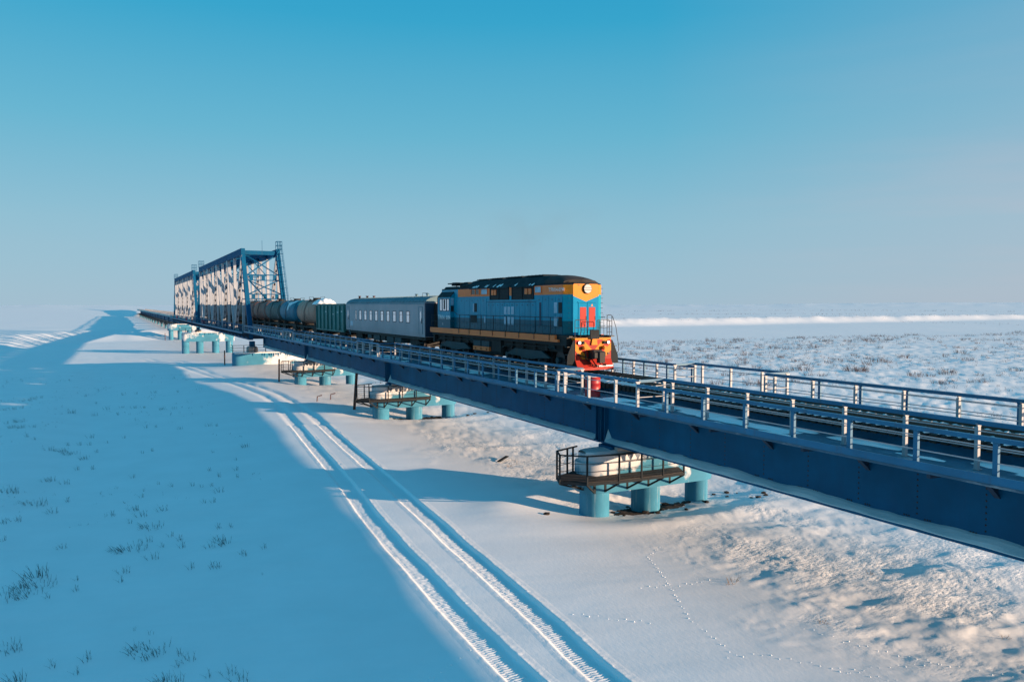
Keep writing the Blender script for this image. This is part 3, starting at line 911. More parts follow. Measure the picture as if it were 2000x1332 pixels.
wide_pier(128.6, -6.0, 6.2, -.6, 2.30, (-4.4, -1.3, 2.0, 5.0), .75, 'wide low frosted pier with railing where girders meet the trusses', 4.2, (-2.9, 2.9), rail_x=(-6.0, -1.0))
wide_pier(219.0, -7.0, 6.2, .45, 2.75, (-6.05, -2.55, 1.4, 4.85), .92, 'tall teal pier on four columns midway under the trusses', 4.2, (-2.9, 2.9), rail_x=(-7.6, -3.0))
wide_pier(309.5, -5.4, 6.0, .75, 3.0, (-4.2, -1.2, 2.0, 4.8), .8, 'far pale pier at the river bank under the truss end', 4.2, (-2.9, 2.9), rail_x=(-3.5, 0))

# ------------------------------------------------------------------ trusses
def member(p, q, wx, wn, perforated=False):
    """box member between two points in a plane x = const"""
    p, q = Vector(p), Vector(q); d = (q - p); L = d.length; d.normalize()
    ex = Vector((1, 0, 0)); n = ex.cross(d).normalized()
    if n.y > 0: n = -n            # n looks towards -Y
    mb = MB()
    def slab(a0, a1, x0, x1, n0, n1):
        i = len(mb.v)
        for (a, x, k) in ((a0, x0, n0), (a0, x1, n0), (a0, x1, n1), (a0, x0, n1), (a1, x0, n0), (a1, x1, n0), (a1, x1, n1), (a1, x0, n1)):
            mb.v.append(tuple(p + d * a + ex * x + n * k))
        for f in ((0, 1, 2, 3), (7, 6, 5, 4), (0, 4, 5, 1), (1, 5, 6, 2), (2, 6, 7, 3), (3, 7, 4, 0)):
            mb.f.append(tuple(i + j for j in f)); mb.sm.append(False); mb.mi.append(0)
    if not perforated:
        slab(0, L, -wx / 2, wx / 2, -wn / 2, wn / 2)
    else:
        t = .05
        slab(0, L, -wx / 2, -wx / 2 + t, -wn / 2, wn / 2 - t); slab(0, L, wx / 2 - t, wx / 2, -wn / 2, wn / 2 - t)
        slab(0, L, -wx / 2 + t, wx / 2 - t, -wn / 2, -wn / 2 + t)
        e = wx * .27
        slab(0, L, -wx / 2, -wx / 2 + e, wn / 2 - t + .002, wn / 2); slab(0, L, wx / 2 - e, wx / 2, wn / 2 - t + .002, wn / 2)
        hole, gap, a = .55, .85, 1.2
        slab(0, a, -wx / 2 + e, wx / 2 - e, wn / 2 - t + .002, wn / 2)
        while a < L - 1.2:
            a2 = min(a + hole, L)
            slab(a2, min(a2 + gap, L), -wx / 2 + e, wx / 2 - e, wn / 2 - t + .002, wn / 2)
            a = a2 + gap
    return mb

def truss(y0, label, ladder):
    ZBOT, ZTOP = 4.95, 19.0
    L = 88.0; P = L / 10
    t = thing('truss_span', label, 'truss bridge', (0, y0 + L / 2, ZBOT - .6), 'white and blue truss spans')
    Bn = [y0 + 2 * P * k for k in range(6)]
    Tn = [y0 + P * (2 * k + 1) for k in range(5)]
    Tn[0] -= 1.4; Tn[-1] += 1.4
    for s in (-1, 1):
        x = s * 2.9
        MB().box(x - .32, x + .32, Tn[0] - .4, Tn[-1] + .4, 18.43, 19.57).build('top_chord', 'truss_blue', t)
        MB().box(x - .32, x + .32, y0 - .3, y0 + L + .3, 4.35, 5.50).build('bottom_chord', 'truss_blue', t)
        for a, b in (((x, Bn[0], 5.45), (x, Tn[0], 18.6)), ((x, Bn[5], 5.45), (x, Tn[4], 18.6))):
            member(a, b, .66, .75).build('end_post', 'truss_blue', t)
        for k in range(1, 5):
            member((x, Bn[k], 5.5), (x, Bn[k], 18.42), .46, .46).build('vertical_post', 'truss_white', t)
        for k in range(5):
            member((x, Tn[k], 5.5), (x, Tn[k], 18.42), .42, .42).build('vertical_post', 'truss_white', t)
            if k < 4: member((x, Tn[k] + .5, 18.42), (x, Bn[k + 1] - .5, 5.5), .56, .55, True).build('diagonal', 'truss_white', t)
            if k > 0: member((x, Tn[k] - .5, 18.42), (x, Bn[k] + .5, 5.5), .56, .55).build('diagonal', 'truss_white', t)
    # top lateral bracing
    for k, y in enumerate(np.arange(Tn[0], Tn[-1] + .1, (Tn[-1] - Tn[0]) / 8)):
        MB().bar((-2.58, y, 18.9), (2.58, y, 18.9), .35, .7).build('top_strut', 'truss_blue', t)
        if y + 5 < Tn[-1]:
            y2 = y + (Tn[-1] - Tn[0]) / 8
            MB().bar((-2.58, y, 18.75), (2.58, y2, 18.75), .22, .2).bar((2.58, y, 18.95), (-2.58, y2, 18.95), .22, .2).build('top_brace', 'truss_blue', t)
    # portal and sway frames
    def portal(yb, yt):
        def at(z): return yb + (yt - yb) * (z - 5.45) / (18.6 - 5.45)
        for z, h in ((14.6, .9), (11.4, .75)):
            mb = MB()
            mb.bar((-2.6, at(z), z - h / 2), (2.6, at(z), z - h / 2), .16, .16); mb.bar((-2.6, at(z), z + h / 2), (2.6, at(z), z + h / 2), .16, .16)
            for x in (-1.9, 0, 1.9): mb.box(x - .28, x + .28, at(z) - .05, at(z) + .05, z - h / 2 + .08, z + h / 2 - .08)
            mb.build('portal_strut', 'truss_blue', t)
        mb = MB()
        for (xa, za, xb, zb) in ((-2.6, 15.0, 2.6, 18.6), (2.6, 15.0, -2.6, 18.6), (-2.6, 11.8, 2.6, 14.2), (2.6, 11.8, -2.6, 14.2), (-2.4, 14.2, .5, 10.6)):
            mb.bar((xa, at(za), za), (xb, at(zb) + .02, zb), .18, .18)
        mb.prism([(-.1, 11.0), (.9, 11.0), (.9, 10.3), (.5, 10.3)], 'y', at(10.6) - .06, at(10.6) + .06)
        mb.bar((-2.6, at(10.7), 10.7), (.9, at(10.7), 10.7), .14, .14)
        mb.build('portal_brace', 'truss_blue', t)
    portal(Bn[0], Tn[0]); portal(Bn[5], Tn[4])
    for y in [*Bn[1:5], *Tn[1:4]]:
        mb = MB()
        mb.bar((-2.65, y, 15.4), (2.65, y, 15.4), .14, .2)
        for s in (-1, 1): mb.bar((s * 2.65, y, 15.4), (-s * .1, y + .02 * s, 18.5), .12, .14)
        mb.build('sway_brace', 'truss_blue', t)
    # deck: floor beams, stringers
    mb = MB()
    for y in np.arange(y0, y0 + L + .1, P / 2): mb.box(-2.58, 2.58, y - .15, y + .15, 4.5, 5.5)
    for x in (-1.0, 1.0): mb.box(x - .15, x + .15, y0, y0 + L, 5.52, 5.93)
    mb.build('floor_beam', 'dark_blue', t)
    for s in (-1, 1):
        x0, x1 = sorted((s * 3.26, s * 4.3))
        MB().box(x0, x1, y0 - .6, y0 + L + .6, 5.50, 5.56).build('walkway_floor', 'floor_steel', t)
        MB().box(*sorted((s * 4.305, s * 4.35)), y0 - .6, y0 + L + .6, 5.40, 5.62).build('fascia', 'rail_blue', t)
        for y in np.arange(y0, y0 + L + .1, 4.4):
            mb = MB(); mb.prism([(s * 3.23, 4.5), (s * 3.23, 5.49), (s * 4.25, 5.49), (s * 4.25, 5.35)][::s], 'y', y - .08, y + .08)
            mb.build('bracket', 'dark_blue', t)
        r = handrail([(s * 4.25, y0 - .6), (s * 4.25, y0 + L + .6)], 5.56, 1.25, w=.08).build('railing', ['truss_blue', 'truss_blue'], t)
        mb = MB()
        for y in np.arange(y0, y0 + L, 2.2): mb.box(s * 4.25 - .04, s * 4.25 + .04, y - .04, y + .04, 5.56, 6.8)
        mb.build('post', 'truss_blue', r, kind='stuff')
    # gussets
    mb = MB()
    for s in (-1, 1):
        for y in Tn[1:4] + Bn[1:5]:
            pass
        for y in Tn: mb.prism([(y - .9, 18.43), (y + .9, 18.43), (y + .35, 17.5), (y - .35, 17.5)], 'x', s * 2.9 - .30, s * 2.9 - .26)
    mb.build('gusset', 'truss_white', t)
    # roof platforms at the ends
    def cage(x0, x1, y, y2, z, h):
        mb = MB()
        for zz in (z, z + h * .5, z + h):
            mb.bar((x0, y, zz), (x1, y, zz), .07, .07); mb.bar((x0, y2, zz), (x1, y2, zz), .07, .07)
            mb.bar((x0, y, zz), (x0, y2, zz), .07, .07); mb.bar((x1, y, zz), (x1, y2, zz), .07, .07)
        for a in (x0, x1, (x0 + x1) / 2):
            for b in (y, y2): mb.bar((a, b, z), (a, b, z + h), .07, .07)
        mb.build('roof_railing', 'truss_blue', t)
    if ladder:
        cage(2.75, 3.55, Tn[0] - .3, Tn[0] + 1.2, 19.6, 1.35)
        mb = MB()
        def ep(z, o=0): return Bn[0] + (Tn[0] - Bn[0]) * (z - 5.45) / 13.15 - .55 + o
        for x in (3.0, 3.55): mb.bar((x, ep(6), 6), (x, ep(20.5), 20.5), .06, .06)
        for z in np.arange(6.2, 20, .45): mb.bar((3.0, ep(z), z), (3.55, ep(z), z), .04, .04)
        for z in np.arange(8, 20, 1.2):
            mb.tube([(3.0, ep(z), z), (3.0, ep(z) - .5, z), (3.3, ep(z) - .75, z), (3.6, ep(z) - .5, z), (3.55, ep(z), z)], .03, 4)
        for x, o in ((3.0, -.5), (3.3, -.75), (3.6, -.5)): mb.bar((x, ep(8, o), 8), (x, ep(19.6, o), 19.6), .04, .04)
        mb.build('ladder', 'truss_blue', t)
    MB().tube([(.6, Tn[0] + 2, 19.3), (.6, Tn[0] + 2, 21.2)], .03, 5).build('aerial', 'truss_blue', t)
    cage(-3.3, -2.2, Tn[4] - 2.2, Tn[4] + .3, 19.6, 1.5)
    if not ladder: cage(-3.3, -2.2, Tn[0] - .3, Tn[0] + 2.2, 19.6, 1.5)
    return t
truss(129.7, 'nearer truss span with white posts, blue chords and ladder', True)
truss(220.6, 'farther truss span with white posts, seen smaller at left', False)

# ------------------------------------------------------------------ far viaduct
ORD = 'first second third fourth fifth sixth seventh eighth ninth tenth eleventh twelfth thirteenth fourteenth fifteenth'.split()
for k in range(15):
    y0 = 310.5 + k * 33.0
    girder_span(y0, y0 + 33.0, 'small far blue girder span, %s one beyond the trusses towards the horizon' % ORD[k], 0, 'far viaduct spans beyond the trusses')
    y = y0 + 33.0; g = hgt(0, y)
    t = thing('bridge_pier', 'small far viaduct pier, %s one beyond the river bank towards the horizon' % ORD[k], 'pier', (0, y, g), 'far viaduct piers beyond the trusses')
    MB().box(-3.2, 3.2, y - .8, y + .8, 1.6, 2.9).build('cap_beam', 'dark_blue', t)
    for x in (-2.4, 2.4): MB().cyl((x, y, g - .5), (x, y, 1.61), .45, 10).build('column', 'concrete_teal', t)
    for x in (-1, 1): MB().box(x - .4, x + .4, y - .6, y + .6, 2.903, 3.125).build('bearing', 'girder_blue', t)
    mb = MB()
    for h in (.0, .6, 1.2):
        mb.bar((-4.3, y - 1.9, 1.7 + h), (3.6, y - 1.9, 1.7 + h), .08, .08); mb.bar((-4.3, y - 1.9, 1.7 + h), (-4.3, y + 1.9, 1.7 + h), .08, .08)
    mb.box(-4.3, 3.6, y - 1.9, y - .82, 1.62, 1.7); mb.box(-4.3, -3.25, y - .82, y + 1.9, 1.62, 1.7)
    for x in np.arange(-4.3, 3.7, 1.58): mb.box(x - .05, x + .05, y - 1.95, y - 1.85, 1.3, 2.9)
    mb.build('platform', 'grey_steel', t)

# ------------------------------------------------------------------ locomotive
def poly_clip(poly, f):
    """keep the part of a convex polygon where f(p) >= 0 (f linear)"""
    out = []
    for i in range(len(poly)):
        a, b = poly[i], poly[(i + 1) % len(poly)]; fa, fb = f(a), f(b)
        if fa >= 0: out.append(a)
        if fa * fb < 0:
            t = fa / (fa - fb); out.append((a[0] + (b[0] - a[0]) * t, a[1] + (b[1] - a[1]) * t))
    return out

def text_part(body, name, parent, pos, size, rot, mat, spread=1.0):
    c = bpy.data.curves.new(name, 'FONT'); c.body = body; c.size = size; c.extrude = .003
    c.space_character = spread; c.align_x = 'CENTER'; c.align_y = 'CENTER'; c.resolution_u = 2
    tmp = bpy.data.objects.new('tmp', c); COL.objects.link(tmp)
    bpy.context.view_layer.update()
    me = bpy.data.meshes.new_from_object(tmp.evaluated_get(bpy.context.evaluated_depsgraph_get()))
    bpy.data.objects.remove(tmp); me.name = name
    me.materials.clear(); me.materials.append(M[mat])
    o = bpy.data.objects.new(name, me); COL.objects.link(o); o.parent = parent
    b = ORIGIN[root_of(parent).name]
    o.location = (pos[0] - b[0], pos[1] - b[1], pos[2] - b[2]); o.rotation_euler = rot
    return o
LEFT_FACE = (rad(90), 0, rad(-90))      # text that reads from the -X side

def wheelset(parent, y, r=.50, name='wheel'):
    for s in (-1, 1):
        mb = MB()
        x0 = s * .73; x1 = s * .87
        mb.cyl((x0, y, RAIL_Z + r), (x1, y, RAIL_Z + r), r, 24)
        mb.cyl((s * .70, y, RAIL_Z + r + .01), (s * .73, y, RAIL_Z + r + .01), r + .03, 24)
        w = mb.build(name, 'wheel', parent)
        MB().cyl((s * .88, y, RAIL_Z + r), (s * 1.08, y, RAIL_Z + r), .17, 12).build('axle_box', 'bogie', w)
    MB().cyl((-.7, y, RAIL_Z + r), (.7, y, RAIL_Z + r), .09, 8).build('axle', 'wheel', parent)

def build_locomotive():
    t = thing('diesel_locomotive', 'blue and orange diesel locomotive with red and yellow striped front leading the train', 'locomotive', (0, 43.5, RAIL_Z))
    # hood
    plan = [(-.80, 34.62), (.80, 34.62), (1.2, 34.98), (1.2, 52.0), (-1.2, 52.0), (-1.2, 34.98)]
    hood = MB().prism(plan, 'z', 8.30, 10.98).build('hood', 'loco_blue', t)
    MB().prism([(x * .985, y + (.012 if y < 40 else 0)) for x, y in plan], 'z', 10.982, 11.06).build('hood_roof', 'roof_dark', t)
    # front face: teal below, yellow above a shallow V
    F = 34.612
    zt = 11.02
    mb = MB(); mb.face([(-.80, F, 8.30), (.80, F, 8.30), (.80, F, 10.38), (0, F, 10.08), (-.80, F, 10.38)])
    mb.build('nose_panel', 'loco_nose_blue', t)
    mb = MB(); mb.face([(-.80, F, 10.38), (0, F, 10.08), (.80, F, 10.38), (.80, F, 10.975), (.72, F, zt), (-.72, F, zt), (-.80, F, 10.975)])
    # chamfers: the yellow wraps round
    for s in (-1, 1):
        q = [(s * .8055, 34.614, 10.46), (s * 1.2055, 34.974, 10.46), (s * 1.2055, 34.974, 10.975), (s * .8055, 34.614, 10.975)]
        mb.face(q if s > 0 else q[::-1])
    mb.build('nose_band', 'loco_yellow', t)
    # small roof lip and grab rail over the nose
    MB().box(-.76, .76, 34.57, 34.9, 11.062, 11.09).build('nose_lip', 'roof_dark', t)
    MB().tube([(-.62, 34.62, 11.09), (-.58, 34.62, 11.19), (0, 34.6, 11.21), (.58, 34.62, 11.19), (.62, 34.62, 11.09)], .014, 5).build('grab_rail', 'black_steel', t)
    # head lamp
    lamp = MB()
    lamp.tube([(0.06, F - .10, 10.76), (.06, F - .02, 10.76), (.06, F, 10.76)], [.25, .27, .28], 28, caps=False)
    lamp.cyl((.06, F - .07, 10.76), (.06, F - .06, 10.76), .245, 28)
    lp = lamp.build('head_lamp', 'black_steel', t)
    mb = MB(); mb.cyl((.06, F - .10, 10.76), (.06, F - .075, 10.76), .235, 28); mb.build('lamp_lens', 'lamp_glass', lp)
    mb = MB()
    for z in (10.70, 10.82): mb.box(-.17, .29, F - .112, F - .102, z - .01, z + .01)
    mb.build('lamp_bar', 'grey_steel', lp)
    MB().box(-.50, -.40, F - .02, F + .02, 10.93, 10.97).build('bracket', 'black_steel', t)
    # twin nose doors with red panels
    for x0, x1 in ((-.48, .05), (.08, .62)):
        d = MB().box(x0, x1, F - .022, F - .001, 8.45, 10.0).build('nose_door', 'loco_nose_blue', t)
        a, b = (-.39, 0.0) if x0 < 0 else (.17, .57)
        MB().box(a, b, F - .036, F - .0225, 8.72, 9.78).build('door_panel', 'door_red', d)
        MB().box(x1 - .06, x1 - .04, F - .06, F - .0225, 9.1, 9.3).build('door_handle', 'black_steel', d)
    MB().box(-.52, .66, F - .05, F - .001, 10.02, 10.06).build('door_rain_strip', 'loco_nose_blue', t)
    mb = MB(); mb.face([(.30, F - .025, 9.84), (.44, F - .025, 9.84), (.37, F - .025, 9.96)]); mb.build('warning_sign', 'loco_yellow', t)
    mb = MB()
    for x in (-.95, 1.02):
        for z in np.arange(8.7, 10.9, .26):
            xx = x; y = 34.76
            mb.tube([(xx - .0, y, z), (xx + (-.10 if x < 0 else .10), y - .10, z), (xx + (-.10 if x < 0 else .10), y - .08, z)], .010, 4)
    mb.build('step_iron', 'black_steel', t, kind='stuff')
    # orange stripe along the sides, blue door panels below
    for s in (-1, 1):
        def side(y0, y1, z0, z1, name, mat, d=.012, d0=0.0, parent=t, label=None):
            x0, x1 = sorted((s * (1.2 + d0), s * (1.2 + d0 + d)))
            return MB().box(x0, x1, y0, y1, z0, z1).build(name, mat, parent, label=label)
        side(34.99, 37.2, 10.46, 10.975, 'orange_stripe', 'loco_orange')
        side(37.22, 38.12, 10.46, 10.975, 'orange_stripe', 'loco_orange')
        side(40.90, 41.22, 10.46, 10.975, 'orange_stripe', 'loco_orange')
        side(43.92, 46.9, 10.46, 10.975, 'orange_stripe', 'loco_orange')
        side(46.92, 49.0, 10.46, 10.975, 'orange_stripe', 'loco_orange')
        # deep dark radiator openings with frames, slats and little shutters
        for y0, y1 in ((38.15, 40.87), (41.25, 43.89)):
            g = side(y0, y1, 10.22, 10.97, 'radiator_grille', 'grille_dark', .015)
            for z in np.arange(10.27, 10.95, .085):
                x0, x1 = sorted((s * 1.2152, s * 1.235)); MB().box(x0, x1, y0 + .04, y1 - .04, z, z + .02).build('slat', 'roof_dark', g)
            for yy in (y0, y1 - .04, (y0 + y1) / 2):
                x0, x1 = sorted((s * 1.2152, s * 1.245)); MB().box(x0, x1, yy, yy + .04, 10.22, 10.97).build('frame', 'roof_dark', g)
        for y0, y1 in ((38.42, 38.72), (38.85, 39.18), (42.95, 43.2), (43.3, 43.6)):
            side(y0, y1, 10.52, 10.84, 'shutter', 'loco_orange', .05, .02)
        # awnings above the openings
        for y0, y1 in ((38.05, 40.95), (41.15, 43.98), (44.2, 45.4), (45.6, 46.9)):
            prof = [(s * 1.18, 11.0), (s * 1.34, 10.94), (s * .92, 11.26), (s * .86, 11.24)]
            MB().prism(prof if s > 0 else prof[::-1], 'y', y0, y1).build('awning', 'roof_dark', t)
            if s < 0:
                rnd = random.Random(int(y0 * 7)); mb = MB()
                for k in range(4):
                    ya = rnd.uniform(y0 + .1, y1 - .5); w_ = rnd.uniform(.08, .35)
                    u0, u1 = rnd.uniform(.05, .3), rnd.uniform(.45, .9)
                    def q(y, u): return (s * (1.34 - .42 * u), y, 10.95 + .32 * u + .006)
                    mb.face([q(ya, u0), q(ya, u1), q(ya + w_ * .5, u1 + .05), q(ya + w_, u0 + .1)])
                mb.build('snow_patch', 'snow_cap', t, kind='stuff')
        # small windows in the stripe
        for y0, y1, mt in ((45.52, 46.05, 'window_dark'), (46.15, 46.72, 'window_dark'), (44.28, 45.18, 'vent_pale'), (37.32, 38.02, 'vent_pale')):
            w = side(y0, y1, 10.60, 10.92, 'window', mt, .014, .0125)
            for a, b, c, d in ((y0 - .05, y1 + .05, 10.57, 10.60), (y0 - .05, y1 + .05, 10.92, 10.95), (y0 - .05, y0, 10.6, 10.92), (y1, y1 + .05, 10.6, 10.92)):
                side(a, b, c, d, 'frame', 'loco_orange', .035, .0125, w)
        # door panels in two rows
        def panels(y0, y1, n, z0, z1, skip=()):
            w_ = (y1 - y0) / n
            for k in range(n):
                ya, yb = y0 + k * w_ + .016, y0 + (k + 1) * w_ - .016
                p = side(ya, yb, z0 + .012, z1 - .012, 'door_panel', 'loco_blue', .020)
                for zz in (z1 - .18, z0 + .3):
                    x0, x1 = sorted((s * 1.2202, s * 1.245)); MB().box(x0, x1, (ya + yb) / 2 - .05, (ya + yb) / 2 + .05, zz, zz + .03).build('latch', 'black_steel', p)
        panels(35.02, 37.88, 4, 8.34, 10.36)
        panels(37.92, 44.40, 10, 8.34, 10.06)
        panels(44.44, 49.68, 6, 8.34, 10.36)
        x0, x1 = sorted((s * 1.2, s * 1.226)); MB().box(x0, x1, 37.9, 44.42, 10.075, 10.10).build('seam_strip', 'dark_blue', t)
        # louvred vents on the doors
        for y0, y1, z0, z1, mt in ((45.85, 46.25, 9.45, 10.02, 'grille_dark'), (45.85, 46.85, 8.74, 9.24, 'grille_dark'), (46.32, 46.46, 9.45, 10.0, 'vent_pale'),
                                   (41.55, 41.88, 9.34, 9.80, 'vent_pale'), (41.08, 41.41, 9.34, 9.80, 'vent_pale'), (40.60, 40.93, 9.34, 9.80, 'vent_pale'),
                                   (41.55, 41.88, 8.72, 9.18, 'vent_pale'), (41.08, 41.41, 8.72, 9.18, 'vent_pale'), (40.60, 40.93, 8.72, 9.18, 'vent_pale'),
                                   (37.28, 37.50, 8.74, 10.04, 'dark_blue'), (35.55, 35.88, 9.46, 10.04, 'vent_pale'), (35.05, 35.42, 9.46, 10.04, 'grille_dark'),
                                   (35.55, 35.88, 8.74, 9.26, 'vent_pale'), (35.05, 35.42, 8.74, 9.26, 'grille_dark'), (44.55, 44.72, 8.74, 9.2, 'vent_pale')):
            v = side(y0, y1, z0, z1, 'louvre', mt, .012, .0205)
            for z in np.arange(z0 + .04, z1 - .02, .075):
                x0, x1 = sorted((s * 1.2327, s * 1.244)); MB().box(x0, x1, y0 + .02, y1 - .02, z, z + .022).build('blade', mt, v)
    text_part('ТЭМ14-0194', 'number_lettering', t, (-1.2175, 35.66, 10.71), .29, LEFT_FACE, 'lettering', 1.04)
    # raised roof with radiators and cowl
    prof = [(-1.14, 11.062), (-.78, 11.48), (-.45, 11.56), (.45, 11.56), (.78, 11.48), (1.14, 11.062)]
    MB().prism(prof[::-1], 'y', 37.1, 47.5).build('roof', 'roof_dark', t)
    mb = MB(); n = 9; prev = None
    for k in range(n + 1):
        u = k / n; y = 37.09 - 1.95 * u; sc = math.sqrt(max(0, 1 - (u * .92) ** 2.2)); ring = []
        for j in range(13):
            a = math.pi * j / 12; x = -1.10 * math.cos(a); z = 11.062 + .50 * sc * min(1, math.sin(a) ** .7 if math.sin(a) > 0 else 0)
            ring.append((x, y, z))
        if prev:
            for j in range(12): mb.face([prev[j], ring[j], ring[j + 1], prev[j + 1]], True)
        prev = ring
    mb.face(prev[::-1])
    mb.build('exhaust_cowl', 'cowl_grey', t)
    mb = MB()
    for k in range(7): mb.tube([(-1.08 + .03 * k, 37.0 - .3 * k, 11.07), (-1.05 + .03 * k, 37.0 - .3 * k, 11.12), (-1.05 + .03 * k, 36.75 - .3 * k, 11.12)], .012, 4)
    mb.build('roof_handhold', 'black_steel', t, kind='stuff')
    rnd = random.Random(5)
    for y0, y1, x, z, h in ((38.2, 40.4, 0, 11.56, .07), (40.8, 43.0, 0, 11.56, .07), (43.4, 45.2, 0, 11.56, .06), (45.5, 47.2, 0, 11.56, .05)):
        p = MB().bbox(x - .62, x + .62, y0, y1, z + .002, z + h, .03).build('roof_hatch', 'roof_dark', t)
        for k in range(5):
            yy = y0 + (y1 - y0) * (k + .5) / 5; MB().box(x - .5, x + .5, yy - .02, yy + .02, z + h + .001, z + h + .025).build('rib', 'roof_dark', p)
    mb = MB(); mb.bbox(-.85, .85, 47.52, 49.6, 11.062, 11.36, .08); mb.bbox(-.55, .3, 48.9, 49.6, 11.362, 11.5, .05); mb.build('fan_housing', 'roof_dark', t)
    mb = MB(); mb.bbox(-.7, -.3, 50.6, 51.4, 11.28, 11.52, .05); mb.box(-.6, -.56, 50.7, 50.74, 11.2, 11.29); mb.build('horn_box', 'roof_dark', t)
    MB().box(-.9, .2, 49.3, 51.6, 11.40, 11.47).build('air_tank_cover', 'roof_dark', t)
    # cab
    prof = [(-1.5, 8.28), (-1.5, 10.46), (-.85, 11.19), (.85, 11.19), (1.5, 10.46), (1.5, 8.28)]
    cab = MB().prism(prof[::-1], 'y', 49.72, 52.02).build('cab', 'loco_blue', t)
    prof2 = [(-1.53, 10.44), (-.87, 11.22), (.87, 11.22), (1.53, 10.44), (1.50, 10.40), (-1.50, 10.40)]
    for s in (-1, 1):
        q = [(s * 1.53, 10.47), (s * .86, 11.215), (s * .86, 11.195), (s * 1.50, 10.455)]
        MB().prism(q if s < 0 else q[::-1], 'y', 49.68, 52.06).build('cab_roof_panel', 'roof_dark', t)
    for y0, y1 in ((49.92, 50.28), (50.42, 51.1), (51.22, 51.6)):
        for s in (-1, 1):
            x0, x1 = sorted((s * 1.501, s * 1.512)); w = MB().box(x0, x1, y0, y1, 9.52, 10.32).build('cab_window', 'window_pale' if s < 0 else 'window_dark', t)
            for a, b, c, d in ((y0 - .04, y1 + .04, 9.48, 9.52), (y0 - .04, y1 + .04, 10.32, 10.36), (y0 - .04, y0, 9.52, 10.32), (y1, y1 + .04, 9.52, 10.32)):
                x0, x1 = sorted((s * 1.501, s * 1.525)); MB().box(x0, x1, a, b, c, d).build('frame', 'dark_blue', w)
    MB().box(-1.513, -1.5125, 50.62, 50.9, 9.6, 10.3).build('curtain', 'grille_dark', t)
    for x0, x1 in ((-1.46, -1.24), (1.24, 1.46)):
        MB().box(x0, x1, 49.705, 49.719, 9.9, 10.4).build('cab_front_window', 'vent_pale', t)
        MB().box(x0, x1, 49.705, 49.719, 9.45, 9.85).build('cab_front_window', 'window_dark', t)
    text_part('ТЭМ14   0194', 'cab_lettering', t, (-1.5045, 50.87, 9.02), .40, LEFT_FACE, 'lettering', .95)
    text_part('8', 'cab_lettering', t, (-1.5045, 51.1, 8.55), .26, LEFT_FACE, 'lettering_dim')
    # rear hood and platform
    MB().bbox(-1.15, 1.15, 52.03, 53.15, 8.30, 10.55, .12).build('rear_hood', 'dark_blue', t)
    # frame band
    for s in (-1, 1):
        x0, x1 = sorted((s * 1.42, s * 1.56))
        MB().box(x0, x1, 35.25, 53.42, 7.93, 8.285).build('frame_band', 'loco_orange', t)
        MB().box(*sorted((s * 1.42, s * 1.556)), 34.95, 35.25, 7.93, 8.07).build('frame_band', 'loco_orange', t)
        MB().box(*sorted((s * 1.2, s * 1.419)), 34.0, 53.4, 8.22, 8.27).build('running_board', 'black_steel', t)
        # side railing
        X = s * 1.50
        mb = MB()
        mb.tube([(X, 49.66, 9.55), (X, 49.1, 9.52), (X, 48.5, 9.26), (X, 47.0, 9.24), (X, 40, 9.235), (X, 35.0, 9.23)], .018, 5)
        mb.tube([(X, 49.66, 8.80), (X, 35.0, 8.76)], .012, 5)
        r = mb.build('side_railing', 'black_steel', t)
        for y in (48.05, 46.34, 44.6, 42.82, 41.05, 39.3, 37.5, 35.8):
            MB().tube([(s * 1.575, y, 8.0), (s * 1.575, y, 8.32), (X, y, 8.40), (X, y, 9.24)], .022, 5).build('stanchion', 'black_steel', r)
        mb = MB()
        mb.tube([(X, 52.1, 8.3), (X, 52.1, 9.2), (X, 53.3, 9.2), (X, 53.3, 8.3)], .018, 5); mb.tube([(X, 52.1, 8.75), (X, 53.3, 8.75)], .012, 5)
        for y in (52.4, 52.7, 53.0): mb.tube([(X, y, 8.3), (X, y, 9.2)], .012, 5)
        mb.build('rear_railing', 'black_steel', t)
    MB().box(-1.4, 1.4, 34.3, 53.4, 7.75, 8.21).build('main_frame', 'underframe', t)
    # front platform, buffer beam with chevrons
    B = 33.88
    MB().box(-1.12, 1.12, B + .012, 34.6, 8.08, 8.17).build('front_platform', 'loco_yellow', t)
    beam = MB().box(-1.12, 1.12, B, B + .30, 7.05, 8.079).build('buffer_beam', 'loco_red', t)
    mb = MB()
    for s in (-1, 1):
        rect = [(0, 7.06), (1.118, 7.06), (1.118, 8.075), (0, 8.075)]
        for q0, q1 in ((7.16, 7.46), (6.40, 6.80), (7.80, 8.10)):
            p = poly_clip(rect, lambda v: (v[1] - v[0]) - q0); p = poly_clip(p, lambda v: q1 - (v[1] - v[0])) if p else p
            if len(p) >= 3:
                pts = [(s * x, B - .003, z) for x, z in p]
                mb.face(pts if s > 0 else pts[::-1])
    mb.build('chevron_stripe', 'loco_yellow', beam)
    # plough
    prof = [(33.88, 7.048), (33.62, 6.62), (33.60, 6.50), (33.66, 6.50), (33.70, 6.62), (33.95, 7.048)]
    MB().prism(prof, 'x', -1.12, 1.12).build('snow_plough', 'loco_red', t)
    mb = MB()
    for k in range(8):
        xa, xb = .05 + k * .13, .05 + (k + 1) * .13
        mb.face([(xa, 33.60, 6.66), (xb, 33.60, 6.66 + .01 * (k % 2)), (xb, 33.66, 6.74), (xa, 33.66, 6.735)])
    mb.build('snow_patch', 'snow_cap', t)
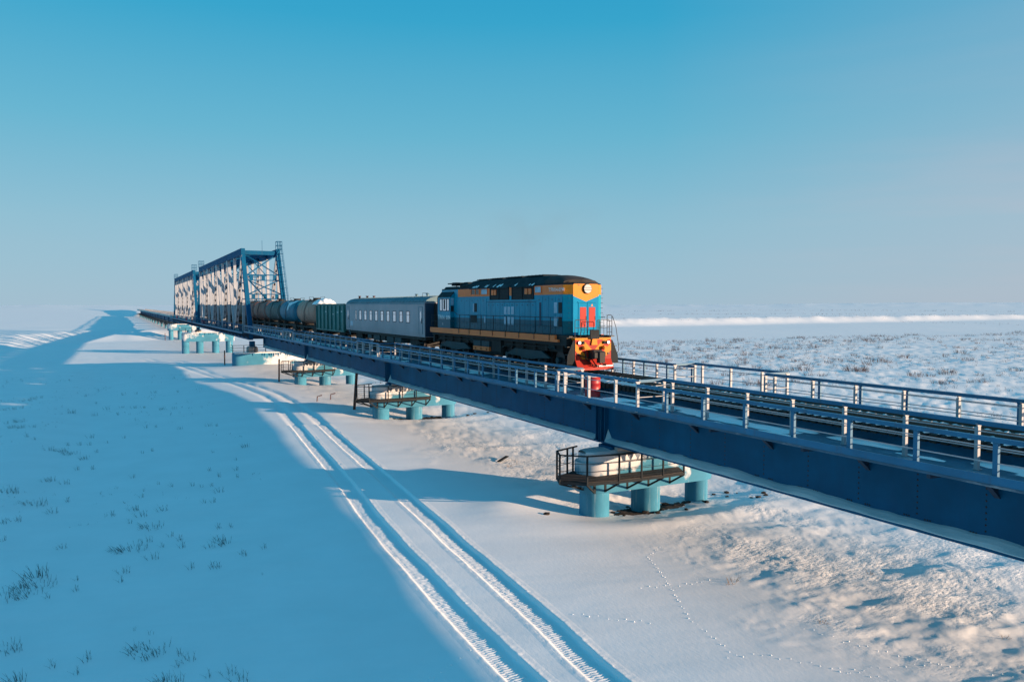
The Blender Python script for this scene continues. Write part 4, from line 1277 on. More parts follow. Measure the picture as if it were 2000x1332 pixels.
    for s in (-1, 1):
        prof = [(s * 1.125, 8.05), (s * 1.22, 8.05), (s * 1.58, 7.25), (s * 1.60, 6.80), (s * 1.125, 6.80)]
        MB().prism(prof if s < 0 else prof[::-1], 'y', B + .02, B + .07).build('step_guard', 'grey_steel', t)
        for z in (6.9, 7.3, 7.7): MB().box(*sorted((s * 1.15, s * 1.55)), B + .071, B + .35, z, z + .03).build('step', 'black_steel', t)
        # lamps
        lamp = MB().cyl((s * .90, B - .09, 7.93), (s * .90, B, 7.93), .085, 16).build('marker_lamp', 'grey_steel', t)
        MB().cyl((s * .90, B - .10, 7.93), (s * .90, B - .091, 7.93), .072, 16).build('lamp_lens', 'lamp_on', lamp)
        lamp = MB().bbox(s * .66 - .085, s * .66 + .085, B - .08, B, 7.85, 8.01, .02).build('buffer_lamp', 'grey_steel', t)
        MB().cyl((s * .66, B - .09, 7.93), (s * .66, B - .081, 7.93), .06, 14).build('lamp_lens', 'window_dark', lamp)
        # stubs either side
        mb = MB(); mb.cyl((s * .62, B - .20, 7.66), (s * .62, B, 7.66), .10, 16); mb.cyl((s * .62, B - .23, 7.66), (s * .62, B - .20, 7.66), .06, 12)
        mb.build('lamp_stub', 'loco_yellow', t)
        MB().box(s * .95 - .06, s * .95 + .06, B - .04, B, 7.30, 7.38).build('lug', 'black_steel', t)
        # platform railings and corner hand rails
        X = s * 1.08
        mb = MB()
        mb.tube([(X, B + .1, 8.17), (X, B + .1, 9.06), (X - s * .05, B + .1, 9.12), (s * .36, B + .1, 9.12), (s * .30, B + .1, 9.06), (s * .30, B + .1, 8.17)], .018, 5)
        mb.tube([(X, B + .1, 8.70), (s * .30, B + .1, 8.70)], .013, 5); mb.tube([(s * .72, B + .1, 8.17), (s * .72, B + .1, 9.12)], .013, 5)
        mb.tube([(s * .5, B + .1, 8.4), (s * .5, B + .1, 9.0), (s * .25, B + .1, 9.05)], .012, 5)
        mb.build('platform_railing', 'black_steel', t)
        mb = MB()
        mb.tube([(s * 1.2, B + .5, 8.2), (s * 1.2, B + .5, 9.3), (s * 1.25, B + .5, 9.36), (s * 1.42, B + .45, 9.36), (s * 1.46, B + .42, 9.3), (s * 1.46, B + .42, 8.2)], .02, 5)
        for z in (8.45, 8.75, 9.05): mb.tube([(s * 1.2, B + .5, z), (s * 1.46, B + .42, z)], .013, 5)
        mb.tube([(s * 1.42, B + .3, 9.3), (s * 1.52, B + .12, 8.7), (s * 1.66, B + .05, 7.65), (s * 1.62, B + .05, 7.4), (s * 1.5, B + .05, 7.3)], .018, 5)
        if s > 0: mb.build('corner_handrail', 'black_steel', t)
    mb = MB(); mb.bbox(-.27, .33, B - .10, B - .03, 8.12, 8.60, .03); mb.build('footplate', 'grey_steel', t)
    MB().prism([(-.16, 7.8), (.22, 7.8), (.16, 8.12), (-.10, 8.12)], 'y', B - .08, B - .02).build('footplate_bracket', 'loco_yellow', t)
    # coupler and hoses
    mb = MB(); mb.bbox(-.34, .28, B - .50, B - .001, 7.10, 7.56, .05); mb.bbox(-.16, .26, B - .78, B - .505, 6.90, 7.50, .06)
    mb.bbox(.30, .58, B - .34, B - .001, 7.18, 7.46, .04); mb.bbox(-.42, -.17, B - .72, B - .52, 7.16, 7.46, .04)
    mb.build('coupler', 'rubber', t)
    for pts in ([(-.36, B - .1, 7.15), (-.36, B - .28, 6.9), (-.22, B - .36, 6.75), (-.05, B - .30, 6.76)], [(-.15, B - .1, 7.05), (-.12, B - .35, 6.82), (.05, B - .42, 6.68), (.14, B - .3, 6.72)],
                [(.40, B - .05, 7.12), (.42, B - .22, 6.86), (.5, B - .3, 6.74), (.62, B - .25, 6.72), (.66, B - .2, 6.82)], [(-.9, B - .02, 7.28), (-.62, B - .1, 7.2), (-.36, B - .12, 7.12)]):
        MB().tube(pts, .028, 6).build('air_hose', 'rubber', t)
    mb = MB(); mb.tube([(-.55, B - .1, 7.5), (-.55, B - .14, 7.1), (-.40, B - .2, 6.95)], .03, 6); mb.build('air_cock', 'rubber', t)
    # bogies
    for yc in (49.47, 38.83):
        ys = [yc + d for d in (3.02, 1.0, -1.04, -3.05)]
        for y in ys: wheelset(t, y, .50)
        for y in ys: MB().bbox(-.62, .62, y - .62, y + .36, 6.52, 7.35, .08).build('traction_motor', 'underframe', t)
        MB().box(-1.05, 1.05, yc - 3.6, yc + 3.6, 7.36, 7.74).build('bogie_bolster', 'underframe', t)
        for s in (-1, 1):
            prof = [(yc - 2.55, 6.98), (yc - 1.6, 7.34), (yc + 1.6, 7.36), (yc + 2.75, 6.98), (yc + 1.0, 6.92), (yc + .5, 6.83), (yc - .5, 6.83), (yc - 1.2, 6.92)]
            MB().prism(prof, 'x', *sorted((s * 1.10, s * 1.24))).build('bogie_frame', 'bogie', t)
            for d in (-2.05, -.7, .75, 2.1):
                mb = MB()
                for k in range(5): mb.cyl((s * 1.12, yc + d, 7.38 + .07 * k), (s * 1.12, yc + d, 7.42 + .07 * k), .12 - .02 * (k % 2), 10)
                mb.build('spring', 'black_steel', t)
            mb = MB(); mb.tube([(s * 1.25, yc - 3.2, 7.5), (s * 1.25, yc - 2.4, 7.6), (s * 1.25, yc + 2.6, 7.55), (s * 1.25, yc + 3.3, 7.3)], .03, 5); mb.build('pipe', 'black_steel', t)
            MB().cyl((s * 1.0, yc - 2.9, 7.62), (s * 1.0, yc - 2.2, 7.62), .16, 12).build('air_reservoir', 'bogie', t)
    # fuel tank and battery boxes
    MB().prism([(-1.0, 6.75), (-1.25, 7.0), (-1.25, 7.72), (1.25, 7.72), (1.25, 7.0), (1.0, 6.75)], 'y', 42.3, 46.3).build('fuel_tank', 'underframe', t)
    for s in (-1, 1):
        b = MB().box(*sorted((s * 1.252, s * 1.40)), 43.68, 46.08, 6.99, 7.25).build('battery_box', 'loco_orange', t)
        for y in (44.0, 44.85, 45.7):
            MB().tube([(s * 1.41, y - .07, 7.18), (s * 1.415, y - .08, 7.06), (s * 1.41, y + .06, 7.05), (s * 1.41, y + .07, 7.18)], .014, 5).build('handle', 'black_steel', b)
        for y0, y1 in ((43.68, 44.82), (44.98, 46.08)): MB().box(*sorted((s * 1.252, s * 1.38)), y0, y1, 7.27, 7.62).build('filter_box', 'bogie', t)
    MB().box(-1.3, 1.3, 53.2, 53.45, 7.2, 8.2).build('rear_beam', 'underframe', t)
    MB().bbox(-.2, .2, 53.46, 54.1, 7.1, 7.5, .05).build('coupler', 'rubber', t)
    MB().cyl((-1.45, 53.5, 8.12), (-1.45, 53.45, 8.12), .09, 12).build('marker_lamp', 'lamp_glass', t)
build_locomotive()

# ------------------------------------------------------------------ wagons
def coupler_pair(t, ya, yb, z=7.42):
    MB().bbox(-.16, .16, ya - .45, ya, z - .18, z + .18, .04).build('coupler', 'rubber', t)
    MB().bbox(-.16, .16, yb, yb + .45, z - .18, z + .18, .04).build('coupler', 'rubber', t)

def freight_bogie(t, yc):
    for d in (-.92, .92): wheelset(t, yc + d, .475)
    MB().bbox(-.6, .6, yc - 1.2, yc + 1.2, 6.62, 7.1, .06).build('brake_rigging', 'underframe', t)
    for s in (-1, 1):
        prof = [(yc - 1.15, 6.85), (yc - 1.0, 7.12), (yc - .4, 7.18), (yc + .4, 7.18), (yc + 1.0, 7.12), (yc + 1.15, 6.85), (yc + .5, 6.72), (yc - .5, 6.72)]
        MB().prism(prof, 'x', *sorted((s * 1.0, s * 1.14))).build('bogie_frame', 'underframe', t)
    MB().box(-1.1, 1.1, yc - .2, yc + .2, 6.85, 7.2).build('bolster', 'underframe', t)

def build_coach():
    y0, y1 = 54.75, 77.05
    t = thing('passenger_coach', 'grey passenger coach with ten pale windows behind the locomotive', 'coach', (0, (y0 + y1) / 2, RAIL_Z))
    side = [(-1.47, 7.46), (-1.5, 7.9), (-1.5, 10.02), (-1.44, 10.10)]
    roof = [(-1.44, 10.10), (-1.30, 10.30), (-1.0, 10.47), (-.5, 10.60), (0, 10.64)]
    body = side + [(-x, z) for x, z in side[::-1]]
    MB().prism(body[::-1], 'y', y0, y1).build('body', 'coach', t)
    rp = roof + [(-x, z) for x, z in roof[::-1][1:]]
    rp = [(x * 1.012, z + .002) for x, z in rp]
    MB().prism(rp[::-1], 'y', y0 - .02, y1 + .02, smooth=True).build('roof', 'coach_roof', t)
    mb = MB()
    for y in np.arange(y0 + .6, y1, .75):
        q = [(x * 1.018, z + .012) for x, z in roof]; q = q + [(-x, z) for x, z in q[::-1][1:]]
        for a, b in zip(q[:-1], q[1:]): mb.bar((a[0], y, a[1]), (b[0], y, b[1]), .05, .02)
    mb.build('roof_rib', 'coach_roof', t, kind='stuff')
    # faint corrugation under the windows
    for s in (-1, 1):
        for k, z in enumerate((7.62, 7.80, 7.98, 8.16, 8.34)):
            MB().box(*sorted((s * 1.495, s * 1.512)), y0 + 1.2, y1 - .8, z, z + .05).build('side_rib', 'coach', t)
        MB().box(*sorted((s * 1.5, s * 1.53)), y0, y1, 9.98, 10.03).build('gutter', 'coach_roof', t)
    ys = [58.44 + 1.68 * k for k in range(10)]
    for s in (-1, 1):
        for k, y in enumerate(ys):
            w2 = .36 if k < 9 else .17
            yy = y if k < 9 else y - .2
            w = MB().box(*sorted((s * 1.4995, s * 1.508)), yy - w2, yy + w2, 8.55, 9.38).build('window', 'window_pale', t)
            mb = MB()
            for a, b, c, d in ((yy - w2 - .05, yy + w2 + .05, 8.50, 8.55), (yy - w2 - .05, yy + w2 + .05, 9.38, 9.43), (yy - w2 - .05, yy - w2, 8.55, 9.38), (yy + w2, yy + w2 + .05, 8.55, 9.38)):
                mb.box(*sorted((s * 1.4995, s * 1.522)), a, b, c, d)
            mb.build('frame', 'black_steel', w)
            MB().box(*sorted((s * 1.509, s * 1.514)), yy - w2, yy + w2, 9.12, 9.15).build('sash', 'black_steel', w)
        for yd in (55.55, 76.2):
            d = MB().box(*sorted((s * 1.5005, s * 1.515)), yd - .36, yd + .36, 7.75, 9.75).build('door', 'coach', t)
            mb = MB()
            for a, b, c, e in ((yd - .40, yd - .36, 7.7, 9.8), (yd + .36, yd + .40, 7.7, 9.8), (yd - .36, yd + .36, 9.75, 9.8)):
                mb.box(*sorted((s * 1.5005, s * 1.53)), a, b, c, e)
            mb.build('frame', 'coach_roof', d)
            X = s * 1.5155
            pts = [(X, yd + .13 * math.cos(a) * (1), 9.05 + .40 * math.sin(a)) for a in np.linspace(0, 2 * math.pi, 20, endpoint=False)]
            mb = MB(); mb.prism([(p[1], p[2]) for p in pts], 'x', *sorted((s * 1.5155, s * 1.522))); mb.build('pane', 'window_pale', d)
            MB().box(*sorted((s * 1.516, s * 1.56)), yd - .30, yd - .26, 8.5, 8.9).build('handle', 'black_steel', d)
            for z in (7.0, 7.35): MB().box(*sorted((s * 1.2, s * 1.5)), yd - .35, yd + .35, z, z + .04).build('step', 'underframe', t)
    MB().box(-1.515, -1.5002, 74.5, 75.35, 7.92, 8.36).build('side_plate', 'vent_pale', t)
    mb = MB()
    mb.tube([(-1.53, 75.6, 7.5), (-1.53, 75.3, 7.0)], .05, 5)
    mb.build('pipe', 'coach_roof', t)
    # end wall, gangway
    MB().box(-.75, .75, y0 - .35, y0 - .001, 7.6, 10.0).build('gangway', 'rubber', t)
    MB().box(-.75, .75, y1 + .001, y1 + .3, 7.6, 10.0).build('gangway', 'rubber', t)
    MB().box(-1.44, 1.44, y0 - .02, y0 - .0015, 7.5, 10.05).build('end_wall', 'dark_blue', t)
    # roof ventilators
    for y, x in ((75.2, -.6), (74.6, 0), (74.0, .5), (57.2, -.3), (60.5, 0)):
        mb = MB(); mb.cyl((x, y, 10.5), (x, y, 10.78), .10, 10); mb.cyl((x, y, 10.781), (x, y, 10.84), .18, 12, .12)
        mb.build('roof_vent', 'rust' if y > 70 else 'coach_roof', t)
    mb = MB(); mb.tube([(-.5, 57.8, 10.62), (-.5, 57.8, 10.86), (-.1, 57.6, 10.86)], .02, 4); mb.build('aerial', 'black_steel', t)
    # underframe
    MB().box(-1.38, 1.38, y0 + .1, y1 - .1, 7.22, 7.455).build('main_frame', 'underframe', t)
    for ya, yb, zb, m_ in ((60.6, 62.2, 6.75, 'bogie'), (62.6, 64.4, 6.72, 'bogie'), (64.8, 66.0, 6.8, 'underframe'), (66.4, 68.2, 6.74, 'bogie'), (68.8, 70.0, 6.85, 'bogie')):
        MB().bbox(-1.36, 1.36, ya, yb, zb, 7.218, .04).build('equipment_box', m_, t)
    for yc in (57.9, 73.6): freight_bogie(t, yc)
    coupler_pair(t, y0 - .3, y1 + .25)
build_coach()

def build_gondola():
    y0, y1 = 77.75, 89.75
    t = thing('open_wagon', 'dark green open freight wagon with ribbed sides', 'wagon', (0, (y0 + y1) / 2, RAIL_Z))
    zb, zt = 7.30, 9.98
    for s in (-1, 1):
        MB().box(*sorted((s * 1.42, s * 1.46)), y0, y1, zb, zt).build('side_wall', 'gondola', t)
        for k in range(8):
            y = y0 + .08 + k * (y1 - y0 - .16) / 7
            MB().prism([(y - .09, zb), (y + .09, zb), (y + .07, zt - .1), (y - .07, zt - .1)], 'x', *sorted((s * 1.461, s * 1.60))).build('rib', 'gondola', t)
        MB().box(*sorted((s * 1.40, s * 1.58)), y0, y1, zt, zt + .10).build('top_rail', 'gondola', t)
        MB().box(*sorted((s * 1.38, s * 1.57)), y0, y1, zb - .16, zb - .002).build('sill', 'gondola', t)
    for y in (y0, y1 - .04): MB().box(-1.415, 1.415, y + .002, y + .042, zb, zt).build('end_wall', 'gondola', t)
    MB().box(-1.40, 1.40, y0 + .05, y1 - .05, zb, zb + .08).build('floor', 'underframe', t)
    MB().box(-1.2, 1.2, y0, y1, 7.0, 7.13).build('main_frame', 'underframe', t)
    rnd = random.Random(4)
    for y, z, w_ in ((78.9, 9.2, .26), (80.5, 9.1, .3), (82.4, 8.9, .2), (85.6, 9.15, .25), (88.3, 9.2, .2)):
        MB().box(-1.466, -1.461, y - w_, y + w_, z, z + .12).build('stencil_mark', 'lettering_dim', t)
    for yc in (79.9, 87.6): freight_bogie(t, yc)
    coupler_pair(t, y0, y1)
build_gondola()

def lathe_y(mb, prof, zc, n=32, a0=0, a1=2 * math.pi, mi=0, cap=False):
    """revolve (y, r) about the line x=0, z=zc"""
    k = n if a1 - a0 < 2 * math.pi - 1e-6 else n
    rings = []
    full = a1 - a0 > 2 * math.pi - 1e-6
    cnt = n if full else n + 1
    for y, r in prof:
        i = len(mb.v)
        for j in range(cnt):
            a = a0 + (a1 - a0) * j / n
            mb.v.append((r * math.cos(a), y, zc + r * math.sin(a)))
        rings.append(i)
    for p in range(len(rings) - 1):
        for j in range(n):
            j2 = (j + 1) % cnt
            mb.f.append((rings[p] + j, rings[p] + j2, rings[p + 1] + j2, rings[p + 1] + j)[::-1]); mb.sm.append(True); mb.mi.append(mi)

def build_tank(k, y0, mat, label, band=None, snow=False, splash=False):
    L = 10.55; y1 = y0 + L; R = 1.50; zc = 9.10
    t = thing('tank_wagon', label, 'tank wagon', (0, (y0 + y1) / 2, RAIL_Z), 'tank wagons behind the green wagon')
    end = [(0, .02), (.02, .5), (.10, .95), (.22, 1.25), (.40, 1.43), (.60, R)]
    prof = [(y0 + a, r) for a, r in end] + [(y1 - a, r) for a, r in end[::-1]]
    mb = MB(); lathe_y(mb, prof, zc, 36); mb.build('barrel', mat, t)
    for yb in (y0 + .62, y0 + 3.3, y0 + L / 2, y1 - 3.3, y1 - .62):
        mb = MB(); lathe_y(mb, [(yb - .05, R + .004), (yb - .04, R + .022), (yb + .04, R + .022), (yb + .05, R + .004)], zc, 36)
        mb.build('strap', band if (band and abs(yb - y0 - L / 2) > 4) else mat, t)
    # dome hatch, walkway and ladder
    yc = (y0 + y1) / 2
    mb = MB(); mb.cyl((0, yc, zc + R - .05), (0, yc, zc + R + .16), .42, 18); mb.cyl((0, yc, zc + R + .161), (0, yc, zc + R + .24), .45, 18); mb.build('hatch', 'underframe', t)
    mb = MB()
    for s in (-1, 1):
        mb.tube([(s * .7, yc - 1.1, zc + R - .15), (s * .7, yc - 1.1, zc + R + .35), (s * .7, yc + 1.1, zc + R + .35), (s * .7, yc + 1.1, zc + R - .15)], .022, 5)
        mb.box(*sorted((s * .45, s * .8)), yc - 1.2, yc + 1.2, zc + R - .06, zc + R - .02)
    mb.build('catwalk', 'underframe', t)
    mb = MB()
    for d in (-.2, .2):
        mb.tube([(-1.58, yc + d, 7.4), (-1.60, yc + d, 9.2), (-1.25, yc + d, 10.2), (-.7, yc + d, zc + R + .05)], .02, 5)
    for z in np.arange(7.6, 9.3, .3): mb.tube([(-1.59, yc - .2, z), (-1.59, yc + .2, z)], .015, 4)
    mb.build('ladder', 'underframe', t)
    for yy in (y0 + 1.6, y0 + 3.4, y1 - 3.4, y1 - 1.6):
        MB().tube([(0, yy, zc + R - .02), (0, yy, zc + R + .14)], .07, 8).build('valve', 'underframe', t)
    # cradle and frame
    for yy in (y0 + 1.8, y1 - 1.8):
        MB().prism([(-1.1, 7.25), (-1.15, 7.9), (-.6, 7.62), (0, 7.55), (.6, 7.62), (1.15, 7.9), (1.1, 7.25)], 'y', yy - .18, yy + .18).build('saddle', 'underframe', t)
        freight_bogie(t, yy)
    MB().box(-.55, .55, y0 - .35, y1 + .35, 7.1, 7.45).build('centre_sill', 'underframe', t)
    for s in (-1, 1): MB().box(*sorted((s * 1.2, s * 1.35)), y0 - .3, y1 + .3, 7.18, 7.34).build('side_sill', 'underframe', t)
    mb = MB()
    for s in (-1, 1):
        mb.tube([(s * 1.3, y0 - .25, 7.34), (s * 1.3, y0 - .25, 8.2), (s * .4, y0 - .25, 8.2)], .02, 4); mb.tube([(s * 1.3, y1 + .25, 7.34), (s * 1.3, y1 + .25, 8.2)], .02, 4)
    mb.build('end_handrail', 'underframe', t)
    coupler_pair(t, y0 - .3, y1 + .3)
    if snow:   # crust of snow over the near end of the barrel
        mb = MB(); n = 14; rows = []
        for i, (a, r) in enumerate([(-.02, .75), (.08, 1.02), (.22, 1.30), (.40, 1.47), (.62, R + .05), (1.4, R + .07), (2.2, R + .05), (2.7, R + .01)]):
            row = []
            for j in range(n + 1):
                th = rad(35 + 110 * j / n); w_ = .04 * math.sin(j * 2.1 + i) + .03
                row.append((r * 1.015 * math.cos(th), y0 + a - .03 + .06 * math.sin(j * 1.3), zc + (r * 1.015 + w_ * (0 if j in (0, n) else 1)) * math.sin(th)))
            rows.append(row)
        for A, B_ in zip(rows[:-1], rows[1:]):
            for j in range(n): mb.face([A[j], A[j + 1], B_[j + 1], B_[j]], True)
        mb.build('snow_crust', 'snow_cap', t)
    if splash:   # white run-down streaks from the hatch
        rnd = random.Random(11); mb = MB(); n = 30
        for j in range(n):
            ya, yb_ = yc - 3.6 + 5.6 * j / n, yc - 3.6 + 5.6 * (j + 1) / n
            env = max(.15, 1 - abs((j + .5) / n * 2 - 1)) ; dep = rad(34 + 62 * env * rnd.uniform(.45, 1.0))
            prev = None
            for q in range(9):
                th = rad(88) + dep * q / 8
                p = [((R + .012) * math.cos(th), y, zc + (R + .012) * math.sin(th)) for y in (ya, yb_)]
                if prev: mb.face([prev[0], p[0], p[1], prev[1]], True)
                prev = p
        mb.build('white_spill', 'snow_cap', t)
TANKS = [('tank_tan', 'brownish grey tank wagon with snowy end, nearest behind the green wagon', None, True, False),
         ('tank_blue', 'bright blue tank wagon with white spill down its side', None, False, True),
         ('tank_grey', 'dark grey tank wagon with pinkish stains between blue and brown ones', 'band', False, False),
         ('tank_brown', 'brown tank wagon with pale end band just outside the truss', 'band', False, False),
         ('tank_brown', 'brown tank wagon half behind the blue truss end post', 'band', False, False)]
for k in range(5):
    m_, lb, bd, sn, sp = TANKS[k]
    build_tank(k, 90.75 + 11.62 * k, m_, lb, bd, sn, sp)
IN_TRUSS = ['grey', 'dark', 'brown', 'dark', 'grey', 'brown']
for k in range(6):
    m_ = {'grey': 'tank_grey', 'dark': 'tank_black', 'brown': 'tank_brown'}[IN_TRUSS[k]]
    build_tank(5 + k, 90.75 + 11.62 * (5 + k), m_, '%s tank wagon behind the white truss posts, %s one inside the truss' % (IN_TRUSS[k], ORD[k]))

# ------------------------------------------------------------------ drums, stakes, debris
def drum(x, y, z, label, h=.92, r=.36):
    t = thing('red_drum', label, 'drum', (x, y, z), 'red fire drums on the walkways')
    mb = MB(); prof = [(0, r), (.02, r + .012), (.04, r), (h * .33, r), (h * .34, r + .014), (h * .36, r), (h * .66, r), (h * .67, r + .014), (h * .69, r), (h - .03, r), (h - .015, r + .012), (h, r)]
    n = 28; rings = []
    for a, rr in prof:
        i = len(mb.v); mb.v += [(x + rr * math.cos(2 * math.pi * j / n), y + rr * math.sin(2 * math.pi * j / n), z + a) for j in range(n)]; rings.append(i)
    for p in range(len(rings) - 1):
        for j in range(n): mb.f.append((rings[p] + j, rings[p] + (j + 1) % n, rings[p + 1] + (j + 1) % n, rings[p + 1] + j)); mb.sm.append(True); mb.mi.append(0)
    mb.build('drum_body', 'red_drum', t)
    mb = MB(); mb.cyl((x, y, z + h - .03), (x, y, z + h + .012), r - .02, 24); mb.tube([(x, y, z + h + .01), (x, y, z + h + .045)], [r - .04, r * .4], 20); mb.build('snow_lid', 'snow_cap', t)
    return t
drum(-2.75, 29.75, 5.67, 'red fire drum with snowy lid on the walkway in front of the locomotive')
drum(-3.8, 196, 5.57, 'tiny red drum on the nearer truss walkway')
drum(-3.8, 243, 5.57, 'tiny red drum on the farther truss walkway, right one')
drum(-3.8, 283, 5.57, 'tiny red drum on the farther truss walkway, left one')

for x, y, h, lb, lean in ((-3.07, 68.7, 3.3, 'tallest rusty stake in snow beside the second pier', .25), (-4.0, 100, 2.85, 'rusty stake in snow, middle of the three by the piers', .05),
                          (-6.27, 135.5, 2.4, 'rusty stake in front of the wide truss pier', 0), (-6.4, 306, 2.6, 'thin far stake by the river bank pier', 0)):
    z = hgt(x, y)
    t = thing('steel_stake', lb, 'stake', (x, y, z), 'rusty marker stakes')
    mb = MB(); r = .13 if h > 3 else .10
    mb.tube([(x - lean * .5, y, z - .6), (x, y, z), (x + lean, y, z + h)], r, 10); mb.build('shaft', 'rust', t)
    mb = MB(); mb.cyl((x + lean, y, z + h + .001), (x + lean * 1.01, y, z + h + .02), r * .8, 10); mb.build('cap', 'grate', t)
for x, y, lb in ((-4.9, 75.5, 'bent iron peg in snow, left of the two by the stake'), (-3.2, 77.0, 'bent iron peg in snow, right of the two by the stake')):
    z = hgt(x, y)
    tag(MB().tube([(x, y, z - .2), (x + .05, y, z + .5), (x + .5, y - .1, z + .62)], .05, 6).build('iron_peg', 'rust', None, (x, y, z)), lb, 'peg', 'bent iron pegs')
z = hgt(-1.0, 42.5)
tag(MB().bar((-1.5, 42.1, z + .12), (-.5, 42.9, z + .22), .22, .06).build('plank', 'grey_steel', None, (-1, 42.5, z)), 'grey plank lying on rough snow left of the near pier', 'plank')
z = hgt(-4.6, 30.8)
rnd = random.Random(2)
def clod_mesh(seed, r):
    bm = bmesh.new(); bmesh.ops.create_icosphere(bm, subdivisions=1, radius=r)
    q = random.Random(seed)
    for v in bm.verts: v.co *= q.uniform(.55, 1.15); v.co.z *= .65
    me = bpy.data.meshes.new('clod'); bm.to_mesh(me); bm.free(); me.materials.append(M['soil']); return me
CLODS = [clod_mesh(i, .2) for i in range(6)]
for i in range(58):
    py = rnd.choice([30.7, 30.7, 30.7, 30.7, 64.2, 96.7])
    x = rnd.uniform(-.9, 3.6) if rnd.random() < .6 else rnd.uniform(3.5, 8.5); y = py + rnd.uniform(-1.6, 1.0) - max(0, x - 4) * .25
    if i == 0: x, y = -4.5, 30.9
    s = rnd.uniform(.4, 1.25) * (1.0 if x < 4 else .8)
    o = inst('soil_clod', rnd.choice(CLODS), None, (x, y, hgt(x, y) + .03 * s), rnd.uniform(0, 6), (s, s, s * .8))
    tag(o, 'dark frozen soil clod lying in the snow by a pier foot', 'clod', 'soil clods around the pier feet')
for py in (30.7, 64.15, 96.7):   # bare ground sheltered under the piers
    nx, ny = 40, 14
    xs = np.linspace(-1.8, 4.9, nx); ys = np.linspace(py - 1.35, py + 1.3, ny)
    X, Y = np.meshgrid(xs, ys)
    e = ((X - 1.5) / 3.3) ** 2 + ((Y - py) / 1.25) ** 2
    Z = ground_height(X, Y) + .05 - .14 * np.clip(e + .7 * fbm(X / .7, Y / .5, 3, 7), 0, 2) + .10 * np.abs(fbm(X / .35, Y / .3, 3, 9))
    o = grid_mesh('bare_soil', X, Y, Z, 'soil'); o['kind'] = 'structure'

# ------------------------------------------------------------------ plants
def blade(mb, p, d, h, w, bend, n=3):
    """thin tapering stem as a three-sided tube"""
    pts = []
    for k in range(n + 1):
        u = k / n; pts.append((p[0] + d[0] * h * (u * .35 + bend * u * u), p[1] + d[1] * h * (u * .35 + bend * u * u), p[2] + h * (u - .25 * bend * u * u)))
    mb.tube(pts, [w * (1 - .8 * k / n) for k in range(n + 1)], 3, caps=False)
    return pts
def tuft_mesh(seed, n, h, w, spread, mat, twig=0, name='stem', lean=(0, 0)):
    q = random.Random(seed); mb = MB()
    for _ in range(n):
        a = q.uniform(0, 6.283); r = spread * math.sqrt(q.random()); hh = h * q.uniform(.35, 1.0)
        d = (math.cos(a) * .8 + lean[0], math.sin(a) * .8 + lean[1])
        pts = blade(mb, (r * math.cos(a), r * math.sin(a), -.05), d, hh, w * q.uniform(.6, 1.2), q.uniform(.05, .45))
        for _k in range(twig):
            b = pts[q.randint(1, 2)]; a2 = q.uniform(0, 6.283)
            blade(mb, b, (math.cos(a2), math.sin(a2)), hh * q.uniform(.25, .5), w * .6, .1, 2)
    return shared(mb, name, mat)
GR = [tuft_mesh(i, 7 + 3 * i, .42, .009, .10 + .05 * i, 'grass', 1, lean=(-.5, -.2)) for i in range(4)]
GR += [tuft_mesh(10 + i, 34, .36, .009, .55, 'grass', 1, lean=(-.5, -.2)) for i in range(2)]
SH = [tuft_mesh(20 + i, 16 + 6 * i, .60, .011, .28 + .10 * i, 'shrub', 3, 'twig') for i in range(5)]
ST = [tuft_mesh(40 + i, 14, .30, .007, .14, 'straw', 1) for i in range(2)]
